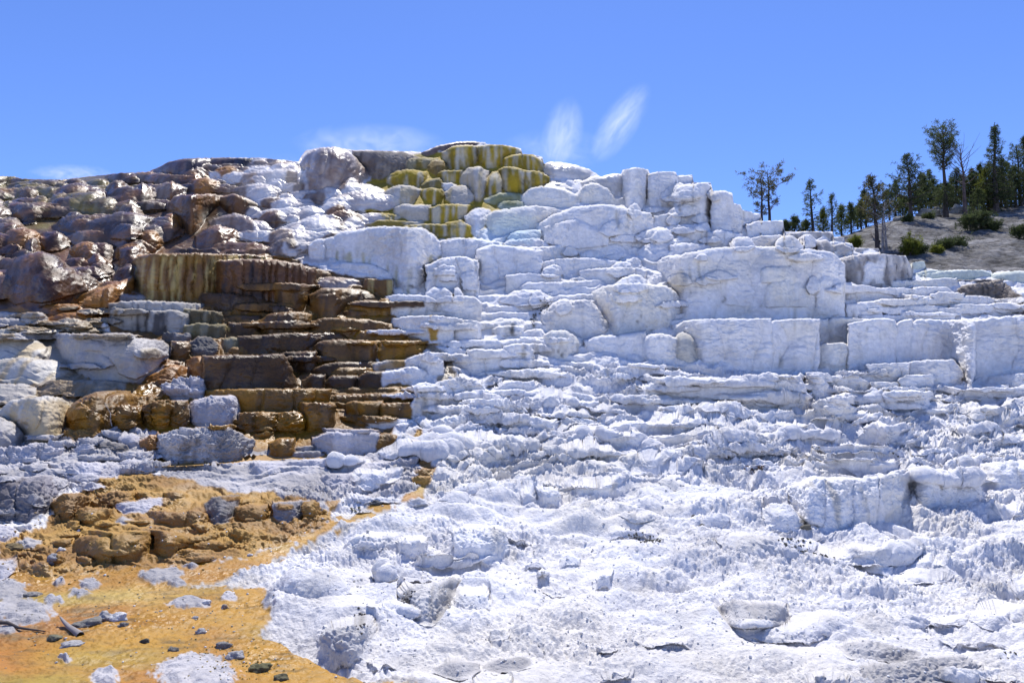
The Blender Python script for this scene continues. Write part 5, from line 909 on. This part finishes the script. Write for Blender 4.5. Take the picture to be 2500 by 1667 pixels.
# boulders on the hill, loose rocks and driftwood on the flats
def rock_mesh(seed, sub=4):
    import bmesh
    bm = bmesh.new(); bmesh.ops.create_icosphere(bm, subdivisions=sub, radius=1.0)
    V = np.array([v.co[:] for v in bm.verts], f32); Fc = np.array([[v.index for v in f.verts] for f in bm.faces]); bm.free()
    s = seed * 3.1
    r = 1 + .42 * perlin(V[:, 0] * 1.1 + s, V[:, 1] * 1.1, V[:, 2] * 1.1, 81) + .26 * np.abs(perlin(V[:, 0] * 2.4 + s, V[:, 1] * 2.4, V[:, 2] * 2.4, 82)) + .12 * perlin(V[:, 0] * 6 + s, V[:, 1] * 6, V[:, 2] * 6, 83) + .06 * perlin(V[:, 0] * 15 + s, V[:, 1] * 15, V[:, 2] * 15, 84)
    return V * r[:, None], Fc
def rock(name, label, cat, P0, w_, h_, dp, col, seed, sub=4, sink=.35):
    V, Fc = rock_mesh(seed, sub); V = V * np.array([w_ / 2, dp / 2, h_ / 2], f32)
    n = .5 + .6 * perlin(V[:, 0] * 5 / w_, V[:, 1] * 5 / w_, V[:, 2] * 5 / w_, seed)
    c = np.array(col, f32)[None] * (.72 + .5 * np.clip(n, 0, 1))[:, None]
    o = mesh_obj(name, V, Fc, 3, M_ROCK, attrs={'Col': np.clip(c, .01, .85), 'wet': np.full(len(V), .1, f32)})
    o.location = (float(P0[0]), float(P0[1]), float(P0[2]) + h_ * (.5 - sink)); o.rotation_euler = (0, 0, (seed * 1.7) % 6.28 * 0)
    return tag(o, label, cat)
for x, y, ww, hh, lab in [(1560,920,170,75,'long pale grey boulder between the conical pine and fan topped pine'),(1330,965,110,50,'flat grey boulder left of the conical pine'),(1650,900,90,90,'upright pale boulder against the fan topped pine'),(1790,900,110,100,'shaded grey boulder between fan topped pine and dead tree'),(1960,1230,130,26,'low grey rock on the bare lower slope'),(1700,1055,45,16,'small grey stone on the pale knoll')]:
    p0 = on_hill(*T(x, y)); m = p0[1] / F * .2998; rock('boulder', lab, 'boulder', p0, ww * m, hh * m, ww * m * .7, (.34, .33, .31), x % 37)
def flat_rock(fr, cx, cy, w_, h_, lab, col, seed, name='rock', cat='rock', dz=0., sink=.3):
    ox, oy, k = FR[fr]; X, Y = ox + cx * k, oy + (cy + h_ * .35) * k; p0 = at(X, Y); m = p0[1] / F * k
    return rock(name, lab, cat, p0 + np.array([0, 0, dz]), w_ * m * .9, h_ * m, w_ * m * .7, col, seed, sink=.42)
GR, WH, DK = (.42, .41, .41), (.66, .65, .65), (.10, .095, .08)
flat_rock('I', 850, 1010, 150, 110, 'tall grey white rock of the cluster in the orange flat', GR, 1); flat_rock('I', 965, 1030, 130, 85, 'white rounded rock right in the cluster in the orange flat', WH, 2)
flat_rock('I', 740, 1070, 210, 70, 'dark flat rock left in the cluster in the orange flat', (.22,.21,.19), 3); flat_rock('I', 1010, 1090, 75, 50, 'small dark rock at the right foot of the cluster', (.20,.19,.18), 4)
flat_rock('I', 1190, 1218, 75, 45, 'dark pebble alone midway on the orange flat', DK, 5); flat_rock('I', 1420, 1285, 85, 55, 'dark crumbly stone beside a low crust patch', (.2,.19,.17), 6)
flat_rock('I', 1645, 1140, 85, 55, 'small grey stone above the large crust patch', GR, 7); flat_rock('I', 1835, 1250, 130, 60, 'pointed dark grey stone on top of the large crust patch', (.26,.25,.24), 8); flat_rock('I', 1925, 1330, 140, 80, 'grey rock at the right corner of the large crust patch', GR, 9)
flat_rock('I', 270, 832, 130, 42, 'flat grey stone on the orange flat under the ochre steps', (.3,.28,.26), 10); flat_rock('I', 590, 1235, 170, 55, 'grey stone under the driftwood log', GR, 11); flat_rock('I', 440, 1195, 120, 45, 'mossy dark stone left of the driftwood log', (.2,.19,.13), 12)
flat_rock('I', 505, 465, 65, 42, 'small bright white stone perched on ochre steps', WH, 13); flat_rock('I', 430, 535, 90, 85, 'blue grey stone on the ochre steps left of the largest block', (.34,.34,.36), 14); flat_rock('I', 1595, 1036, 50, 34, 'tiny grey stone on the open orange flat', GR, 15)
flat_rock('I', 2050, 522, 45, 24, 'white pebble on the orange trickle', WH, 16); flat_rock('I', 1690, 925, 75, 32, 'white stone at the end of a thin crust strip', WH, 17); flat_rock('I', 1840, 945, 50, 40, 'reddish pebble near the white shore', (.4,.33,.28), 18)
flat_rock('Q', 1712, 945, 52, 52, 'dark round pebble on the white apron', (.16,.155,.13), 19); flat_rock('Q', 1648, 897, 40, 28, 'small dark pebble left of the dark round one', (.17,.165,.14), 20); flat_rock('R', 425, 620, 60, 30, 'dark stone in the corner below the smooth white lump', (.16,.15,.12), 21); flat_rock('R', 1000, 1210, 44, 20, 'small dark stone low on the right apron', DK, 22)
flat_rock('J', 1065, 748, 95, 40, 'dark pebbly stone on the white shelf', (.12,.12,.12), 23)
flat_rock('I', 110, 470, 140, 60, 'dark brown stone low on the far left ochre steps', (.22,.17,.09), 24); flat_rock('I', 2130, 1420, 170, 80, 'dark crusted stone in the sparkling wet corner', (.16,.15,.08), 25); flat_rock('I', 2300, 1500, 120, 80, 'dark mossy stone by the lower white shore', (.14,.13,.08), 26)
# scattered dark gravel and pale crumbs: nobody could count them
def gravel(name, cl, seed):
    rs = np.random.RandomState(seed); vs, fs, cs, n = [], [], [], 0
    bv, bf = rock_mesh(3, 1)
    for fr, cx, cy, rx, ry, num, sz, col in cl:
        ox, oy, k = FR[fr]
        for q in range(num):
            x = cx + rs.normal() * rx * .5; y = cy + rs.normal() * ry * .5; X, Y = ox + x * k, oy + y * k
            if not (XA < X < XB and 420 < Y < 1780): continue
            p0 = at(X, Y); m = p0[1] / F * k * sz * rs.uniform(.3, 1.1); vs.append(bv * np.array([m, m, m * .8], f32) * (1 + .2 * rs.normal(size=(len(bv), 1))).astype(f32) + (p0 + np.array([0, 0, m * .2])).astype(f32)); fs.append(bf + n); n += len(bv)
            cs.append(np.tile(np.array(col, f32) * rs.uniform(.7, 1.3), (len(bv), 1)))
    return tag(mesh_obj(name, np.concatenate(vs), np.concatenate(fs), 3, M_ROCK, attrs={'Col': np.clip(np.concatenate(cs), 0, .85), 'wet': np.full(n, .1, f32)}), kind='stuff')
D_ = (.13, .125, .10)
gravel('dark_gravel', [('Q',1240,1045,170,50,60,10,D_),('Q',1360,1110,50,50,24,11,D_),('Q',1220,1170,50,14,8,10,D_),('Q',1320,1178,40,10,6,9,D_),('Q',2150,482,110,22,40,9,(.14,.09,.06)),('R',360,760,110,40,60,9,D_),('R',510,778,60,24,20,8,D_),('R',1700,1440,70,20,14,9,D_),('R',1000,135,20,8,6,8,D_),('K',1345,880,60,90,40,11,(.12,.11,.10)),('K',940,1085,60,50,24,11,(.12,.11,.10)),('J',900,790,110,40,24,10,(.2,.19,.12)),('G',420,500,50,60,26,9,D_),('G',340,610,30,60,22,9,D_)], 4)
gravel('pale_crumbs', [('S',1750,1350,1100,420,1500,2.6,(.78,.77,.76)),('S',1800,1500,1300,260,900,3.4,(.78,.77,.76)),('S',1200,1480,600,260,420,3.0,(.66,.65,.64)),('I',1300,1050,1700,420,260,7,(.38,.35,.28)),('I',1950,1400,500,200,160,8,(.34,.26,.1)),('I',500,480,900,360,160,9,(.36,.24,.09))], 5)
ip = lambda x, y, dz=0.: at(x * .29787, 1200 + y * .29787) + np.array([0, 0, dz])
stick('driftwood_log', 'short broken driftwood log tilted out of the orange flat', [ip(655,1192,.0), ip(610,1168,.02), ip(560,1140,.035), ip(520,1115,.05), ip(492,1100,.07)], .036, BARE, 'driftwood')
stick('driftwood_stick', 'thin dark stick lying at the left edge of the orange flat', [ip(-60,1115,.02), ip(60,1140,.025), ip(150,1148,.02), ip(260,1158,.015), ip(370,1162,.01)], .022, BARK, 'driftwood')
ep = lambda x, y, dz=0.: at(x * .2998, 750 + y * .2998) + np.array([0, -.1, dz])
stick('dry_plant', 'pale dry plant stem standing before the smooth orange bulge', [ep(955,975), ep(945,930), ep(915,870), ep(880,810), ep(860,770)], .014, BARE, 'dead plant')
# ------------------------------------------------------------------ steam
def steam(name, label, X, Y, D, w_, h_, dp, dens, seed, scale=(.45, .45, .25), tilt=0., thr=.5, rng=.25):
    import bmesh
    m = bpy.data.materials.new(name); m.use_nodes = True; t = m.node_tree; t.nodes.clear(); Lk = t.links.new
    out = nd(t, 'ShaderNodeOutputMaterial'); pv = nd(t, 'ShaderNodeVolumePrincipled'); Lk(pv.outputs[0], out.inputs['Volume'])
    pv.inputs['Color'].default_value = (.97, .98, 1, 1); pv.inputs['Anisotropy'].default_value = .45
    tc = nd(t, 'ShaderNodeTexCoord'); mp = nd(t, 'ShaderNodeMapping'); mp.inputs['Location'].default_value = (seed * 3.3, seed, seed * 2.1); mp.inputs['Scale'].default_value = scale
    n = nd(t, 'ShaderNodeTexNoise'); n.inputs['Scale'].default_value = 3.2; n.inputs['Detail'].default_value = 6; n.inputs['Roughness'].default_value = .62; n.inputs['Distortion'].default_value = 1.6
    Lk(tc.outputs['Object'], mp.inputs[0]); Lk(mp.outputs[0], n.inputs['Vector'])
    mr = nd(t, 'ShaderNodeMapRange'); mr.inputs[1].default_value = thr; mr.inputs[2].default_value = thr + rng; Lk(n.outputs[0], mr.inputs[0])
    ln = nd(t, 'ShaderNodeVectorMath', operation='LENGTH'); Lk(tc.outputs['Object'], ln.inputs[0])
    fo = nd(t, 'ShaderNodeMapRange'); fo.inputs[1].default_value = .25; fo.inputs[2].default_value = 1.0; fo.inputs[3].default_value = 1; fo.inputs[4].default_value = 0; Lk(ln.outputs['Value'], fo.inputs[0])
    a = nd(t, 'ShaderNodeMath', operation='MULTIPLY'); Lk(mr.outputs[0], a.inputs[0]); Lk(fo.outputs[0], a.inputs[1])
    b = nd(t, 'ShaderNodeMath', operation='MULTIPLY'); b.inputs[1].default_value = dens; Lk(a.outputs[0], b.inputs[0]); Lk(b.outputs[0], pv.inputs['Density'])
    bm = bmesh.new(); bmesh.ops.create_icosphere(bm, subdivisions=3, radius=1.0); me = bpy.data.meshes.new(name); bm.to_mesh(me); bm.free(); me.materials.append(m)
    o = bpy.data.objects.new(name, me); p0 = point(X, Y, D); k = D / F
    o.location = tuple(p0); o.scale = (w_ * k / 2, dp / 2, h_ * k / 2); o.rotation_euler = (0, tilt, 0)
    return tag(link(o), label, 'steam', kind='thing')
steam('steam_plume', 'left wisp of white steam rising in the sky right of the summit', 1372, 330, 46, 110, 210, 2.5, .55, 1, scale=(.75, .6, .55), tilt=math.radians(14), thr=.36, rng=.45)
steam('steam_plume', 'right wisp of white steam, taller and slanting right', 1515, 300, 46, 100, 250, 2.5, .6, 7, scale=(.75, .6, .55), tilt=math.radians(34), thr=.36, rng=.45)
steam('steam_plume', 'thin veil of steam along the skyline right of the yellow caps', 1360, 365, 46, 300, 110, 2.5, .28, 9, scale=(.8, .5, .4), thr=.42, rng=.3)
steam('steam_plume', 'thin steam drifting off the skyline left of the summit', 900, 352, 45, 400, 110, 3.0, .42, 2, scale=(.8, .4, .3), thr=.42, rng=.3)
steam('steam_plume', 'faint puff of steam over the far left skyline', 175, 425, 56, 230, 46, 3.0, .35, 3, scale=(.8, .4, .4), thr=.40)
steam('steam_plume', 'thin steam lying over the wet white mounds under the summit dome', 720, 470, 36.5, 420, 200, 4.0, .10, 4, scale=(.8, .4, .4), thr=.36)
